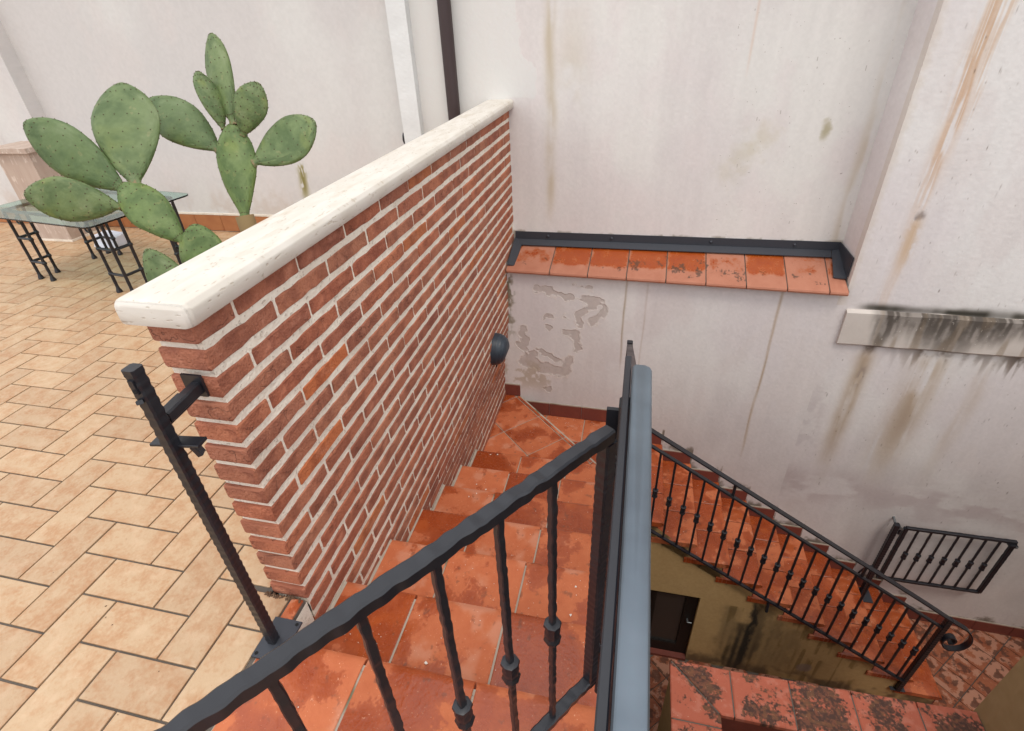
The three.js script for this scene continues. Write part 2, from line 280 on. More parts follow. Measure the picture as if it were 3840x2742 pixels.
const tallTex = (() => {
  const W = 1536, H = 1536, N = W * H, sp = new Float32Array(N), rs = rngOf(77);
  for (let i = 0; i < 620; i++) { // spatter: little wind-driven runs
    const x = 2.2 + rs() * 2.3, y = -3.6 + Math.pow(rs(), 0.7) * 4.3, l = 0.003 + rs() * rs() * 0.014, w = 0.0016 + rs() * 0.0018, k = 0.15 + rs() * rs() * 0.6;
    const i0 = Math.floor((x - wx0) / wW * W), j0 = Math.floor((y - wy0) / wH * H);
    for (let dj = -6; dj <= 6; dj++) for (let di = -2; di <= 2; di++) { const ii = i0 + di, jj = j0 + dj; if (ii < 0 || jj < 0 || ii >= W || jj >= H) continue; const ax = di * wW / W / w, ay = dj * wH / H / l; const m = k * Math.exp(-ax * ax - ay * ay); sp[jj * W + ii] = Math.max(sp[jj * W + ii], m); }
  }
  return makeTex(W, H, (u, v, i, j) => {
    const x = wx0 + u * wW, y = wy0 + v * wH;
    const big = fbm(x * 1.7, y * 1.1, 3, 4), mid = fbm(x * 5, y * 3.2, 13, 4), fine = fbm(x * 60, y * 60, 23, 3), run = fbm(x * 26, y * 1.5, 33, 3);
    let c = mixc([217, 213, 210], [210, 203, 202], sst(0.35, 0.65, big)); c = mixc(c, [209, 201, 198], sst(0.45, 0.7, mid) * 0.6);
    let h = 0.6 + (mid - 0.5) * 0.25 + (fine - 0.5) * 0.25;
    const low = sst(-1.6, -2.6, y + (mid - 0.5) * 0.8);
    c = mixc(c, [188, 181, 179], low * (0.2 + 0.45 * sst(0.35, 0.7, fbm(x * 2.4, y * 2, 53, 4)))); // grime clouds of the sheltered part
    c = c.map(q => q + (fine - 0.5) * 9 + (run - 0.5) * 6);
    const wr = (fbm(x * 24, y * 24, 43, 4) - 0.5);
    // flaked paint
    if (x < 1 && y < -0.95 && y > -2.1) {
      let m = 0, edge = 0;
      for (const [pl, r] of peels) { const d = polyDist(x, y, pl) + wr * 0.085; m = Math.max(m, 1 - sst(r * 0.6, r * 1.1, d)); edge = Math.max(edge, (1 - sst(r * 1.0, r * 1.0 + 0.012, d))); }
      c = mixc(c, [222, 214, 206], clamp(edge - m) * 0.6); c = mixc(c, mixc([166, 154, 147], [190, 178, 170], fbm(x * 40, y * 40, 47, 3)), m * 0.6); h -= m * 0.55 - (edge - m) * 0.25;
      const dp = sst(-1.68, -1.82, y) * sst(-2.05, -1.9, y) * sst(0.5, 0.2, x) * sst(0.4, 0.6, mid + wr); c = mixc(c, [166, 150, 128], dp * 0.55);
      c = mixc(c, [88, 78, 54], sst(0.05, 0.0, x + wr * 0.1) * sst(-1.62, -1.3, y) * 0.75 * sst(0.35, 0.5, vn(x * 60, y * 30, 51)));
    }
    // thin rust runs
    const runAt = (x0, ya, yb, w, col, k, sd) => { const xx = x0 + (fbm(y * 3, 0.5, sd, 2) - 0.5) * 0.02, g = Math.exp(-(((x - xx) / w) ** 2)) * sst(ya + 0.01, ya - 0.02, y) * sst(yb, yb + 0.3, y); if (g > 0.01) c = mixc(c, col, g * k * (0.55 + 0.9 * vn(x * 160, y * 9, sd + 1))); };
    runAt(0.83, -1.0, -1.8, 0.006, [150, 128, 104], 0.6, 61); runAt(1.8, -1.03, -2.5, 0.008, [158, 132, 106], 0.6, 62); runAt(0.97, -1.03, -1.9, 0.006, [170, 150, 134], 0.3, 63);
    // pier on the right: rusty double run down to a dark knot, then a brown stain
    if (x > 2.12 && y > -1.1) {
      const kk = sst(-0.55, -0.1, y);
      for (const [xc, w, k] of [[2.365, 0.014, 0.4], [2.39, 0.008, 0.45], [2.345, 0.009, 0.25], [2.43, 0.016, 0.35 * sst(-0.1, 0.2, y)], [2.37, 0.045, 0.3]]) { const xx = xc + (fbm(y * 4, xc * 9, 65, 2) - 0.5) * 0.03; c = mixc(c, [184, 138, 98], Math.exp(-(((x - xx) / w) ** 2)) * k * (0.25 + 0.75 * kk) * sst(0.3, 0.6, vn(x * 150, y * 7, 66) + 0.15)); }
      const kd = Math.hypot((x - 2.4) * 1.2, y + 0.53); c = mixc(c, [104, 92, 88], sst(0.05, 0.0, kd + wr * 0.07) * 0.7);
      c = mixc(c, [190, 160, 128], Math.exp(-(((x - 2.385) / 0.03) ** 2)) * sst(-0.5, -0.6, y) * sst(-0.95, -0.7, y) * 0.7 * sst(0.3, 0.6, run + wr));
      c = mixc(c, [188, 172, 150], sst(2.2, 2.15, x + wr * 0.05) * 0.3);
    }
    // mould on the shoulder above the band, soot and drips below it
    if (x > 2.15 && y < -0.98) {
      const t = y + 1.118, env = sst(2.2, 2.34, x) * (0.5 + 0.5 * sst(0.3, 0.5, fbm(x * 6, 1.5, 67, 3)));
      c = mixc(c, [46, 42, 34], env * Math.exp(-(((t - 0.014) / (0.014 + 0.03 * fbm(x * 5, 3.3, 68, 3))) ** 2)) * 0.95);
      const dy = -1.36 - y; // drips
      if (dy > -0.03) {
        const src = Math.max(Math.exp(-(((x - 2.39) / 0.035) ** 2)), Math.exp(-(((x - 2.75) / 0.11) ** 2)), 0.8 * Math.exp(-(((x - 3.22) / 0.12) ** 2)), 0.35 * sst(2.4, 2.7, x));
        const len = 0.06 + 0.2 * Math.pow(vn(x * 55, 2.2, 69), 2), dr = sst(0.3, 0.75, vn(x * 27, y * 2.2, 70) * 0.75 + fine * 0.3) * sst(len, len * 0.3, dy) * sst(-0.03, 0.0, dy);
        c = mixc(c, [74, 58, 46], clamp(src * 1.3) * dr * 0.7);
        const wd = sst(0.0, 0.12, dy) * sst(1.35, 0.5, dy);
        for (const [xc, w, k] of [[2.385, 0.05, 0.75], [2.745, 0.09, 0.75], [3.06, 0.05, 0.25]]) { const xx = xc + (fbm(y * 2.4, xc, 72, 3) - 0.5) * 0.07; c = mixc(c, mixc([168, 142, 112], [150, 130, 110], mid), Math.exp(-(((x - xx) / w) ** 2)) * k * wd * sst(0.28, 0.62, run * 0.6 + mid * 0.55)); }
        c = mixc(c, [120, 108, 106], Math.exp(-(((x - 2.4) / 0.02) ** 2)) * Math.exp(-(((y + 1.6) / 0.07) ** 2)) * 0.6 * sst(0.3, 0.6, vn(x * 60, y * 20, 73)));
      }
      c = mixc(c, [150, 138, 142], Math.exp(-(((x - 2.18) / 0.09) ** 2)) * sst(-1.6, -1.9, y) * sst(-2.9, -2.3, y) * 0.2 * sst(0.35, 0.7, mid + wr));
      c = mixc(c, [168, 152, 152], Math.exp(-(((y + 2.65 + (mid - 0.5) * 0.3) / 0.12) ** 2)) * 0.5 * sst(0.4, 0.6, fbm(x * 4, y * 9, 74, 4)));
    }
    // black mould above the skirting line
    const sy = x < 3.37 ? -2.245 - 0.1615 * (Math.floor((x - 0.975) / 0.24) + 1) + 0.114 : -3.9, ty = y - sy;
    if (x > 1.2 && ty < 0.12 && ty > -0.3) c = mixc(c, [98, 88, 76], sst(0.06, 0.0, ty + wr * 0.1) * sst(0.32, 0.62, fbm(x * 9, y * 9, 75, 4) + (fine - 0.5) * 0.3) * 0.75);
    c = mixc(c, [86, 74, 66], sp[j * W + i]);
    return { c, h };
  }, { wrap: THREE.MirroredRepeatWrapping });
})();
const tallMat = matOf(tallTex, { bump: 0.004, rough: 0.9 });
const tallUV = (geo, ox = 0, oy = 0) => { const g = geo.index ? geo.toNonIndexed() : geo, p = g.attributes.position, uv = new Float32Array(p.count * 2); for (let i = 0; i < p.count; i++) { uv[i * 2] = (p.getX(i) + ox + p.getZ(i) * 0.5 - wx0) / wW; uv[i * 2 + 1] = (p.getY(i) + oy - wy0) / wH; } g.setAttribute('uv', new THREE.BufferAttribute(uv, 2)); return g; };
// recessed panel above the ledge: x -0.65..2.25, y -0.95..1.05
const panelTex = makeTex(1024, 706, (u, v) => {
  const x = -0.65 + u * 2.9, y = -0.95 + v * 2.0;
  const big = fbm(x * 1.6, y * 1.2, 103, 4), mid = fbm(x * 5, y * 3.4, 113, 4), fine = fbm(x * 60, y * 60, 123, 3), run = fbm(x * 22, y * 1.4, 133, 3), wr = fbm(x * 22, y * 22, 143, 4) - 0.5;
  let c = mixc([217, 214, 209], [210, 204, 201], sst(0.35, 0.65, big)); c = mixc(c, [214, 206, 203], sst(0.45, 0.7, mid) * 0.6);
  c = c.map(q => q + (fine - 0.5) * 8 + (run - 0.5) * 7);
  // fresh whitewash over a repair
  const bx = y > 0.46 ? 0.065 : y > 0.3 ? 0.085 : y > 0.22 ? 0.09 + (0.3 - y) * 1.1 : 0.175;
  const pm = sst(0.006, -0.006, x - bx + wr * 0.05) * (x < -0.02 ? 1 : sst(0.05, 0.062, y + wr * 0.03)); c = mixc(c, [214, 212, 208], pm * 0.85);
  // olive damp run
  const ox = 0.27 + (fbm(y * 2.5, 0.3, 147, 3) - 0.5) * 0.06, og = Math.exp(-(((x - ox) / 0.028) ** 2)) * (1 - pm) * sst(-0.8, -0.45, y); c = mixc(c, [184, 170, 146], og * 0.75 * sst(0.25, 0.6, run * 0.5 + mid * 0.6));
  c = mixc(c, [190, 178, 156], Math.exp(-(((x - 0.4) / 0.09) ** 2) - (((y - 0.2) / 0.3) ** 2)) * 0.35 * sst(0.35, 0.6, mid));
  const md = Math.hypot((x - 1.89) * 1.5, (y + 0.14) * 0.7); c = mixc(c, [158, 148, 118], sst(0.06, 0.0, md + wr * 0.06) * 0.75);
  for (const [a, b, k] of [[1.55, -0.18, 0.35], [1.47, -0.28, 0.3], [1.38, -0.38, 0.25]]) c = mixc(c, [190, 180, 156], sst(0.13, 0, Math.hypot(x - a, y - b) + wr * 0.15) * k);
  c = mixc(c, [190, 176, 154], Math.exp(-(((x - 2.12) / 0.035) ** 2)) * 0.6 * sst(0.3, 0.6, run * 0.5 + mid * 0.6));
  c = mixc(c, [206, 176, 156], Math.exp(-(((x - 1.4) / 0.007) ** 2)) * sst(0.1, 0.3, y) * 0.4);
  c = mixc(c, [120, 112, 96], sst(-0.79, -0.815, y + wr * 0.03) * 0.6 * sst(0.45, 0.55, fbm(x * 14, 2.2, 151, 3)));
  if (x > 1.3 && vn(x * 130, y * 60, 149) > 0.975) c = mixc(c, [130, 118, 110], 0.6);
  return { c, h: 0.6 + (mid - 0.5) * 0.25 + (fine - 0.5) * 0.25 + pm * 0.12 };
}, { wrap: THREE.MirroredRepeatWrapping });
const panelMat = matOf(panelTex, { bump: 0.0032, rough: 0.9 });
const panelUV = (geo) => { const g = geo.index ? geo.toNonIndexed() : geo, p = g.attributes.position, uv = new Float32Array(p.count * 2); for (let i = 0; i < p.count; i++) { uv[i * 2] = (p.getX(i) + 0.65 + (p.getZ(i) + 0.27) * 0.5) / 2.9; uv[i * 2 + 1] = (p.getY(i) + 0.95) / 2.0; } g.setAttribute('uv', new THREE.BufferAttribute(uv, 2)); return g; };
// terrace wall behind the cactus: x -5..-0.5, y -0.95..1.05
const farTex = makeTex(1024, 512, (u, v) => {
  const x = -5 + u * 4.5, y = -0.95 + v * 2.0;
  const big = fbm(x * 1.4, y * 1.2, 203, 4), mid = fbm(x * 4.5, y * 3.4, 213, 4), fine = fbm(x * 50, y * 50, 223, 3), wr = fbm(x * 26, y * 26, 243, 4) - 0.5;
  let c = mixc([206, 204, 201], [199, 195, 193], sst(0.35, 0.65, big)); c = mixc(c, [205, 198, 195], sst(0.45, 0.7, mid) * 0.5); c = c.map(q => q + (fine - 0.5) * 8);
  c = mixc(c, [186, 172, 160], sst(-0.55, -0.78, y + wr * 0.25) * 0.5 * sst(0.4, 0.6, mid + wr * 0.4));
  const dx = x + 1.675 - (y + 0.5) * 0.1, dm = Math.exp(-((dx / 0.03) ** 2)) * sst(-0.36, -0.42, y + wr * 0.08) * sst(-0.72, -0.52, y); c = mixc(c, [120, 110, 56], dm * 0.9 * sst(0.3, 0.6, vn(x * 90, y * 26, 249) + 0.12));
  return { c, h: 0.6 + (mid - 0.5) * 0.2 + (fine - 0.5) * 0.2 };
}, { wrap: THREE.MirroredRepeatWrapping });
const farMat = matOf(farTex, { bump: 0.003, rough: 0.9 });
const farUV = (geo) => { const g = geo.index ? geo.toNonIndexed() : geo, p = g.attributes.position, uv = new Float32Array(p.count * 2); for (let i = 0; i < p.count; i++) { uv[i * 2] = (p.getX(i) + 5 + (p.getZ(i) + 0.1) * 0.5) / 4.5; uv[i * 2 + 1] = (p.getY(i) + 0.95) / 2.0; } g.setAttribute('uv', new THREE.BufferAttribute(uv, 2)); return g; };
const pilasterMat = (() => { const t = makeTex(256, 512, (u, v) => { const m = fbm(u * 6, v * 12, 261, 4), f = fbm(u * 40, v * 80, 263, 2); return { c: mixc([220, 221, 220], [208, 208, 207], m).map(q => q + (f - 0.5) * 6), h: f }; }); return matOf(t, { bump: 0.001, rough: 0.8 }); })();
// soot-streaked face of the band: x 2.18..4.8
const bandTex = makeTex(1024, 128, (u, v) => {
  const x = 2.15 + u * 2.65, t = 1 - v; // t = 0 at the top
  const f = fbm(x * 40, v * 10, 271, 3), mid = fbm(x * 8, v * 2, 273, 4);
  let c = mixc([204, 196, 188], [190, 180, 172], mid);
  const cover = sst(2.3, 2.42, x), s1 = vn(x * 26, t * 1.0, 275), s2 = vn(x * 9, t * 0.6, 277);
  const reach = 0.3 + 0.8 * Math.pow(s2, 1.2) + 0.25 * s1 + Math.exp(-(((x - 2.4) / 0.05) ** 2)) * 0.9 + Math.exp(-(((x - 2.78) / 0.12) ** 2)) * 0.8;
  const d = cover * sst(reach * 1.15, reach * 0.1, t) * (0.55 + 0.45 * sst(0.25, 0.7, vn(x * 60, t * 2.2, 279) * 0.7 + f * 0.3));
  c = mixc(c, [62, 55, 49], clamp(d) * 0.86); c = mixc(c, [120, 100, 78], cover * sst(0.55, 0.8, s1) * 0.35);
  if (vn(x * 120, t * 20, 281) > 0.95) c = mixc(c, [212, 206, 198], 0.5);
  return { c, h: 0.5 + (f - 0.5) * 0.6 };
});
const bandMat = matOf(bandTex, { bump: 0.002, rough: 0.92 });
// ochre side of the lower stairs: x 0.9..3.5, y -4.1..-2.1
const ochreTex = makeTex(1024, 800, (u, v) => {
  const x = 0.9 + u * 2.6, y = -4.1 + v * 2.0;
  const mid = fbm(x * 5, y * 4, 301, 4), fine = fbm(x * 60, y * 60, 303, 3), run = vn(x * 38, y * 1.6, 305), wr = fbm(x * 18, y * 9, 307, 4) - 0.5;
  let c = mixc([190, 160, 112], [174, 144, 98], mid).map(q => q + (fine - 0.5) * 12);
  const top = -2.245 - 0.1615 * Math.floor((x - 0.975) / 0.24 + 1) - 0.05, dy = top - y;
  const st = (xc, w, k, len, ya) => { const e = Math.exp(-(((x - xc + wr * 0.12) / w) ** 2)) * sst(ya + 0.02, ya - 0.04, y) * sst(len, len * 0.5, ya - y); if (e > 0.01) c = mixc(c, [36, 30, 20], clamp(e * k * (0.45 + 0.8 * run))); };
  st(1.945, 0.028, 1.1, 1.4, -3.1); st(1.9, 0.06, 0.8, 1.4, -3.38); st(2.01, 0.05, 0.6, 1.2, -3.12); st(1.8, 0.05, 0.25, 1.2, -3.2); st(2.12, 0.05, 0.45, 0.9, -3.28); st(2.25, 0.06, 0.3, 0.8, -3.35);
  if (x > 1.75 && x < 2.9 && y < -3.2) c = mixc(c, [84, 66, 28], 0.4 * sst(0.55, 0.8, run) * sst(0.4, 0.6, mid + wr));
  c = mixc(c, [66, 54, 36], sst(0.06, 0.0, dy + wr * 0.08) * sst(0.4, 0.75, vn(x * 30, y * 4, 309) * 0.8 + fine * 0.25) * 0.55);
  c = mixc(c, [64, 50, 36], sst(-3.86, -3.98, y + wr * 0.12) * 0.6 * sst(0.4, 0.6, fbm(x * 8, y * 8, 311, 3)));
  c = mixc(c, [132, 118, 118], sst(0.07, 0.04, Math.hypot(x - 2.42, y + 3.82) + wr * 0.03) * 0.6);
  return { c, h: 0.5 + (fine - 0.5) * 0.5 };
}, { wrap: THREE.MirroredRepeatWrapping });
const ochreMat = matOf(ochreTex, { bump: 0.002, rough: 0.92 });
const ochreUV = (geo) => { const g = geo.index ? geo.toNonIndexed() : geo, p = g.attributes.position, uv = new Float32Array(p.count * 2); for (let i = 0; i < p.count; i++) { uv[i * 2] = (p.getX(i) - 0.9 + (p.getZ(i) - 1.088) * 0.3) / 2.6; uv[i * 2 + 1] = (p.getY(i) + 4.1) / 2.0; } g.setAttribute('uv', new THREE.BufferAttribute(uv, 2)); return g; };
const ochrePlain = (() => { const t = makeTex(256, 256, (u, v) => { const m = fbm(u * 5, v * 5, 321, 4), f = fbm(u * 50, v * 50, 323, 3); return { c: mixc([166, 138, 98], [152, 124, 86], m).map(q => q + (f - 0.5) * 14), h: f }; }); return matOf(t, { bump: 0.002, rough: 0.92 }); })();

// ---------------------------------------------------------------- the setting
const YT = -0.925, YC = -4.02;                       // terrace and courtyard levels
const ground = structure('ground', 'bare earth under and around the house', 'ground');
mesh('soil', triUV(boxAB(-60, YC - 0.5, -60, 60, YC - 0.08, 60), 0.5), groutGrey, ground);

// ---- terrace: herringbone of 12.5 x 25.5 cm tiles over a dark grout bed
const terrace = structure('terrace_floor', 'sandy herringbone tiled terrace floor left of the brick wall', 'floor');
mesh('slab', triUV(merge([boxAB(-6.2, YC - 0.06, -0.1, -0.118, YT - 0.006, 2.885), boxAB(-6.2, YC - 0.06, 2.885, -0.004, YT - 0.006, 6.2)]), 1), groutGrey, terrace);
{
  const U = 0.1272, X0 = -0.944, Z0 = 2.617, g = 0.0033, tiles = [], proj = new THREE.Vector3();
  camera.updateMatrixWorld(true); camera.updateProjectionMatrix();
  const add = (i, j, wi, hj) => {
    const x0 = X0 + i * U, z0 = Z0 + j * U, x1 = x0 + wi * U, z1 = z0 + hj * U;
    if (x1 < -6.1 || z0 > 5.2 || z1 < -0.08 || x0 > -0.05) return;
    let poly = [[x0, z0], [x1, z0], [x1, z1], [x0, z1]], cut = false;
    const lim = (z0 + z1) / 2 < 2.88 ? -0.128 : -0.047;
    if (x1 > lim) { poly = clipPoly(poly, 1, 0, lim); cut = true; }
    if (z0 < -0.085) { poly = clipPoly(poly, 0, -1, 0.085); cut = true; }
    if (z0 < 2.875 && z1 > 2.885 && x1 > -0.13) { poly = clipPoly(poly, 0, -1, -2.885); cut = true; }
    if (poly.length < 3 || polyArea(poly) < 2e-4) return;
    const cx = (x0 + x1) / 2, cz = (z0 + z1) / 2; proj.set(cx, YT, cz);
    const dist = proj.distanceTo(camera.position); proj.project(camera);
    const seen = Math.abs(proj.x) < 1.15 && Math.abs(proj.y) < 1.15 && proj.z < 1;
    tiles.push({ x0, z0, x1, z1, poly, cut, key: seen ? dist : dist + 50, V: hj > wi, i, j });
  };
  for (let j = -60; j < 40; j++) for (let m = -30; m < 30; m++) { add(j + 4 * m, j, 2, 1); add(j - 1 + 4 * m, j, 1, 2); }
  tiles.sort((a, b) => a.key - b.key);
  const shared = {}, rest = [], nm = pieceNamer('tile');
  tiles.forEach((t, n) => {
    const cell = Math.floor(h2(t.i, t.j, 11) * 16), dy = (h2(t.i, t.j, 12) - 0.5) * 0.0016;
    const mk = (poly, ox, oz) => polyTile(insetPoly(poly.map(([x, z]) => [x - ox, z - oz]), g), 0.008, 0.0016, cellUV(cell, t.x0 - ox, t.z0 - oz, t.x1 - ox, t.z1 - oz, t.V));
    if (n < 300) {
      const key = (t.V ? 'v' : 'h') + cell;
      const geo = t.cut ? mk(t.poly, t.x0, t.z0) : (shared[key] ??= mk([[0, 0], [t.x1 - t.x0, 0], [t.x1 - t.x0, t.z1 - t.z0], [0, t.z1 - t.z0]].map(([a, b]) => [a + t.x0, b + t.z0]), t.x0, t.z0));
      const q = mesh(nm(), geo, sandMat, terrace); q.position.set(t.x0, YT + dy, t.z0);
    } else { const gq = mk(t.poly, 0, 0); gq.translate(0, YT + dy, 0); rest.push(gq); }
  });
  const far = mesh('far_tiles', mergeGeometries(rest), sandMat, terrace); far.userData.kind = 'stuff';
}

// ---- courtyard floor at the foot of the stairs: square tiles laid on the diagonal
const yard = structure('courtyard_floor', 'worn terracotta tiles laid diagonally at the foot of the lower stairs', 'floor');
mesh('bed', triUV(boxAB(-0.2, YC - 0.07, -0.4, 7, YC - 0.004, 6.2), 1), groutGrey, yard);
{
  const nm = pieceNamer('tile'), s = 0.1355, bx = 3.574, bz = 0.734, rest = [];
  for (let a = -14; a < 16; a++) for (let b = -18; b < 18; b++) {
    const cx = bx + (a + b) * s, cz = bz + (a - b) * s + 0.0;
    let poly = [[cx, cz], [cx + s, cz - s], [cx + 2 * s, cz], [cx + s, cz + s]];
    poly = clipPoly(poly, 0, -1, -0.352); poly = clipPoly(poly, 0, 1, 3.2); poly = clipPoly(poly, 1, 0, 5.4); poly = clipPoly(poly, -1, 0, -0.95);
    if (poly.length < 3 || polyArea(poly) < 6e-4) continue;
    const c = poly.reduce((q, p) => [q[0] + p[0] / poly.length, q[1] + p[1] / poly.length], [0, 0]);
    if (c[0] < 3.3 && c[1] < 1.12) continue;               // under the stairs
    const cell = Math.floor(h2(a, b, 21) * 16);
    const geo = polyTile(insetPoly(poly, 0.003), 0.012, 0.002, ([x, z]) => { const p = ((x - cx) - (z - cz)) / (2 * s), q = ((x - cx) + (z - cz)) / (2 * s); return [((cell % 4) + clamp(p, 0.02, 0.98)) / 4, (Math.floor(cell / 4) + clamp(q, 0.02, 0.98)) / 4]; });
    geo.translate(0, YC + 0.004, 0);
    const show = (c[0] > 3.3 && c[1] < 1.9) || (c[0] < 2.0 && c[1] < 2.4); // the parts of the yard in view
    if (show) mesh(nm(), geo, yardMat, yard); else rest.push(geo);
  }
  for (let i = 0; i < 9; i++) { const x0 = 3.26 + i * 0.236, geo = polyTile(insetPoly([[x0, 0.3], [x0 + 0.236, 0.3], [x0 + 0.236, 0.35], [x0, 0.35]], 0.002), 0.012, 0.002, cellUV(i + 3, x0, 0.27, x0 + 0.236, 0.4)); geo.translate(0, YC + 0.004, 0); mesh(nm(), geo, yardMat, yard); }
  const o = mesh('hidden_tiles', mergeGeometries(rest), yardMat, yard); o.userData.kind = 'stuff';
}

// ---- tall plastered wall with the recess, ledge and band; it swings slightly towards us on the right
const tall = thing('plaster_wall', 'tall stained pinkish plaster wall behind the stairs with a recessed panel', 'wall', [0, 0, 0.27]);
tall.rotation.y = -Math.atan(0.02);
{
  const s = new THREE.Shape([[-0.3, YC - 0.06], [7.4, YC - 0.06], [7.4, 3.2], [2.155, 3.2], [2.155, -1.0], [-0.3, -1.0]].map(p => new THREE.Vector2(...p)));
  const g = new THREE.ExtrudeGeometry(s, { depth: 0.5, bevelEnabled: false }); g.translate(0, 0, -0.5);
  mesh('plaster', tallUV(g), tallMat, tall);
  const p = mesh('recess_panel', panelUV(boxAB(-0.62, -1.2, -0.56, 2.2, 3.2, -0.27)), panelMat, tall); p.rotation.y = Math.atan(0.02);
p.userData.label = 'recessed panel with a whitewashed repair and an olive damp run';
  // projecting band with a weathered sloping shoulder
  const prof = [[0, -1.118], [0.022, -1.128], [0.028, -1.134], [0.028, -1.352], [0.02, -1.362], [0, -1.362]];
  const rings = []; for (let i = 0; i <= 30; i++) { const x = 2.185 + i * 0.17, w = (h2(i, 2, 5) - 0.5) * 0.006; rings.push(prof.map(([z, y]) => [x + (y + 1.24) * -0.01, y + w, z])); }
  const bg = loft(rings, { crease: 0.4 }), bp = bg.attributes.position, uv = bg.attributes.uv; for (let i = 0; i < bp.count; i++) uv.setXY(i, (bp.getX(i) - 2.15) / 2.65, (bp.getY(i) + 1.362) / 0.244);
  mesh('band', bg, bandMat, tall).userData.label = 'projecting plaster band streaked with black mould';
  // skirting tiles, stepping down with the stairs
  const nm = pieceNamer('skirting_tile');
  const sk = (x0, x1, y0, h = 0.1) => { const g2 = new THREE.BoxGeometry(x1 - x0 - 0.004, h, 0.012); g2.translate((x0 + x1) / 2, y0 + h / 2 + 0.002, 0.006); mesh(nm(), triUV(g2, 2, x0, y0), skirtMat, tall); const m = boxAB(x0, y0 + h + 0.002, 0, x1 - 0.003, y0 + h + 0.009, 0.007); mesh('mortar_fillet', triUV(m, 2), groutPale, tall); };
  sk(-0.07, 0.065, -2.08);
  sk(0.07, 0.30, -2.245, 0.115); sk(0.30, 0.56, -2.245, 0.115); sk(0.56, 0.82, -2.245, 0.115); sk(0.82, 0.97, -2.245, 0.115);
  for (let k = 1; k <= 10; k++) sk(0.975 + 0.24 * (k - 1) + 0.005, 0.975 + 0.24 * k - 0.012, -2.245 - 0.1615 * k, 0.1);
  for (let i = 0; i < 7; i++) sk(3.38 + i * 0.27, 3.38 + (i + 1) * 0.27, YC + 0.004, 0.11);
}

// ---- tiled ledge in the recess and its black flashing
const ledge = thing('tiled_ledge', 'sloping ledge of wet orange terracotta tiles under the recessed panel', 'ledge');
{
  const nm = pieceNamer('ledge_tile');
  const bxs = [0.0, 0.315, 0.574, 0.831, 1.085, 1.335, 1.579, 1.82, 2.065, 2.15], fxs = [0.004, 0.309, 0.569, 0.825, 1.077, 1.324, 1.566, 1.804, 2.04, 2.146];
  const zf = x => 0.302 + 0.03 * x, yf = x => -0.968 - 0.006 * x;
  for (let i = 0; i < 9; i++) {
    const ring = (bx, fx) => { const Z = zf(fx), Y = yf(fx); const at = t => [bx + (fx - bx) * t, -0.888 + (Y + 0.888) * t, 0.02 + (Z - 0.02) * t]; const top = [at(0), at(0.33), at(0.66), at(0.93)]; const nose = [[0.0, 0.0], [0.012, -0.006], [0.016, -0.016], [0.012, -0.027], [-0.004, -0.031]].map(([dz, dy]) => [fx, Y + dy, Z + dz]); return [...top, ...nose, [fx, Y - 0.031, Z - 0.06], [bx, -0.93, 0.02]]; };
    const g = 0.0035, a = ring(bxs[i] + g, fxs[i] + g), b = ring(bxs[i + 1] - g, fxs[i + 1] - g);
    const geo = loft([a, b], { crease: 0.6 }), p = geo.attributes.position, uv = geo.attributes.uv;
    for (let k = 0; k < p.count; k++) uv.setXY(k, ((i % 8) + clamp((p.getX(k) - bxs[i]) / (bxs[i + 1] - bxs[i]), 0.03, 0.97)) / 8, clamp(p.getZ(k) / 0.37, 0.02, 0.98));
    mesh(nm(), geo, ledgeMat, ledge);
  }
  mesh('mortar_bed', triUV(loft([[[0, -0.895, 0.02], [0, -0.972, 0.3], [0, -1.0, 0.3], [0, -1.0, 0.02]], [[2.15, -0.895, 0.02], [2.15, -0.985, 0.36], [2.15, -1.01, 0.36], [2.15, -1.0, 0.02]]]), 1), groutGrey, ledge);
}
const flashing = thing('metal_flashing', 'black metal flashing strip screwed to the wall above the orange ledge tiles', 'flashing');
{
  mesh('upright_strip', triUV(boxAB(0.012, -0.862, 0.0, 2.148, -0.806, 0.006)), darkSteel, flashing);
  mesh('fold', triUV(loft([[[0.012, -0.862, 0.004], [0.012, -0.858, 0.012], [0.012, -0.884, 0.06], [0.012, -0.888, 0.06]], [[2.1, -0.862, 0.004], [2.1, -0.858, 0.012], [2.1, -0.884, 0.065], [2.1, -0.888, 0.065]]])), darkSteel, flashing);
  mesh('side_strip', triUV(loft([[[2.105, -0.862, 0.012], [2.15, -0.856, 0.012], [2.15, -0.85, 0.012], [2.105, -0.858, 0.012]], [[2.075, -0.945, 0.26], [2.148, -0.945, 0.27], [2.148, -0.938, 0.27], [2.075, -0.939, 0.26]]])), darkSteel, flashing);
  mesh('side_upright', triUV(boxAB(2.144, -0.93, 0.006, 2.15, -0.806, 0.27)), darkSteel, flashing);
  mesh('end_strip', triUV(loft([[[0.008, -0.85, 0.012], [0.07, -0.872, 0.012], [0.07, -0.878, 0.012], [0.008, -0.858, 0.012]], [[0.008, -0.944, 0.285], [0.055, -0.956, 0.27], [0.055, -0.964, 0.27], [0.008, -0.952, 0.285]]])), darkSteel, flashing);
  for (const x of [0.25, 0.7, 1.36, 1.88]) { const g = new THREE.SphereGeometry(0.011, 10, 6, 0, Math.PI * 2, 0, Math.PI / 2); g.rotateX(Math.PI / 2); g.translate(x, -0.834, 0.005); mesh('screw_cap', g, darkSteel, flashing); }
}

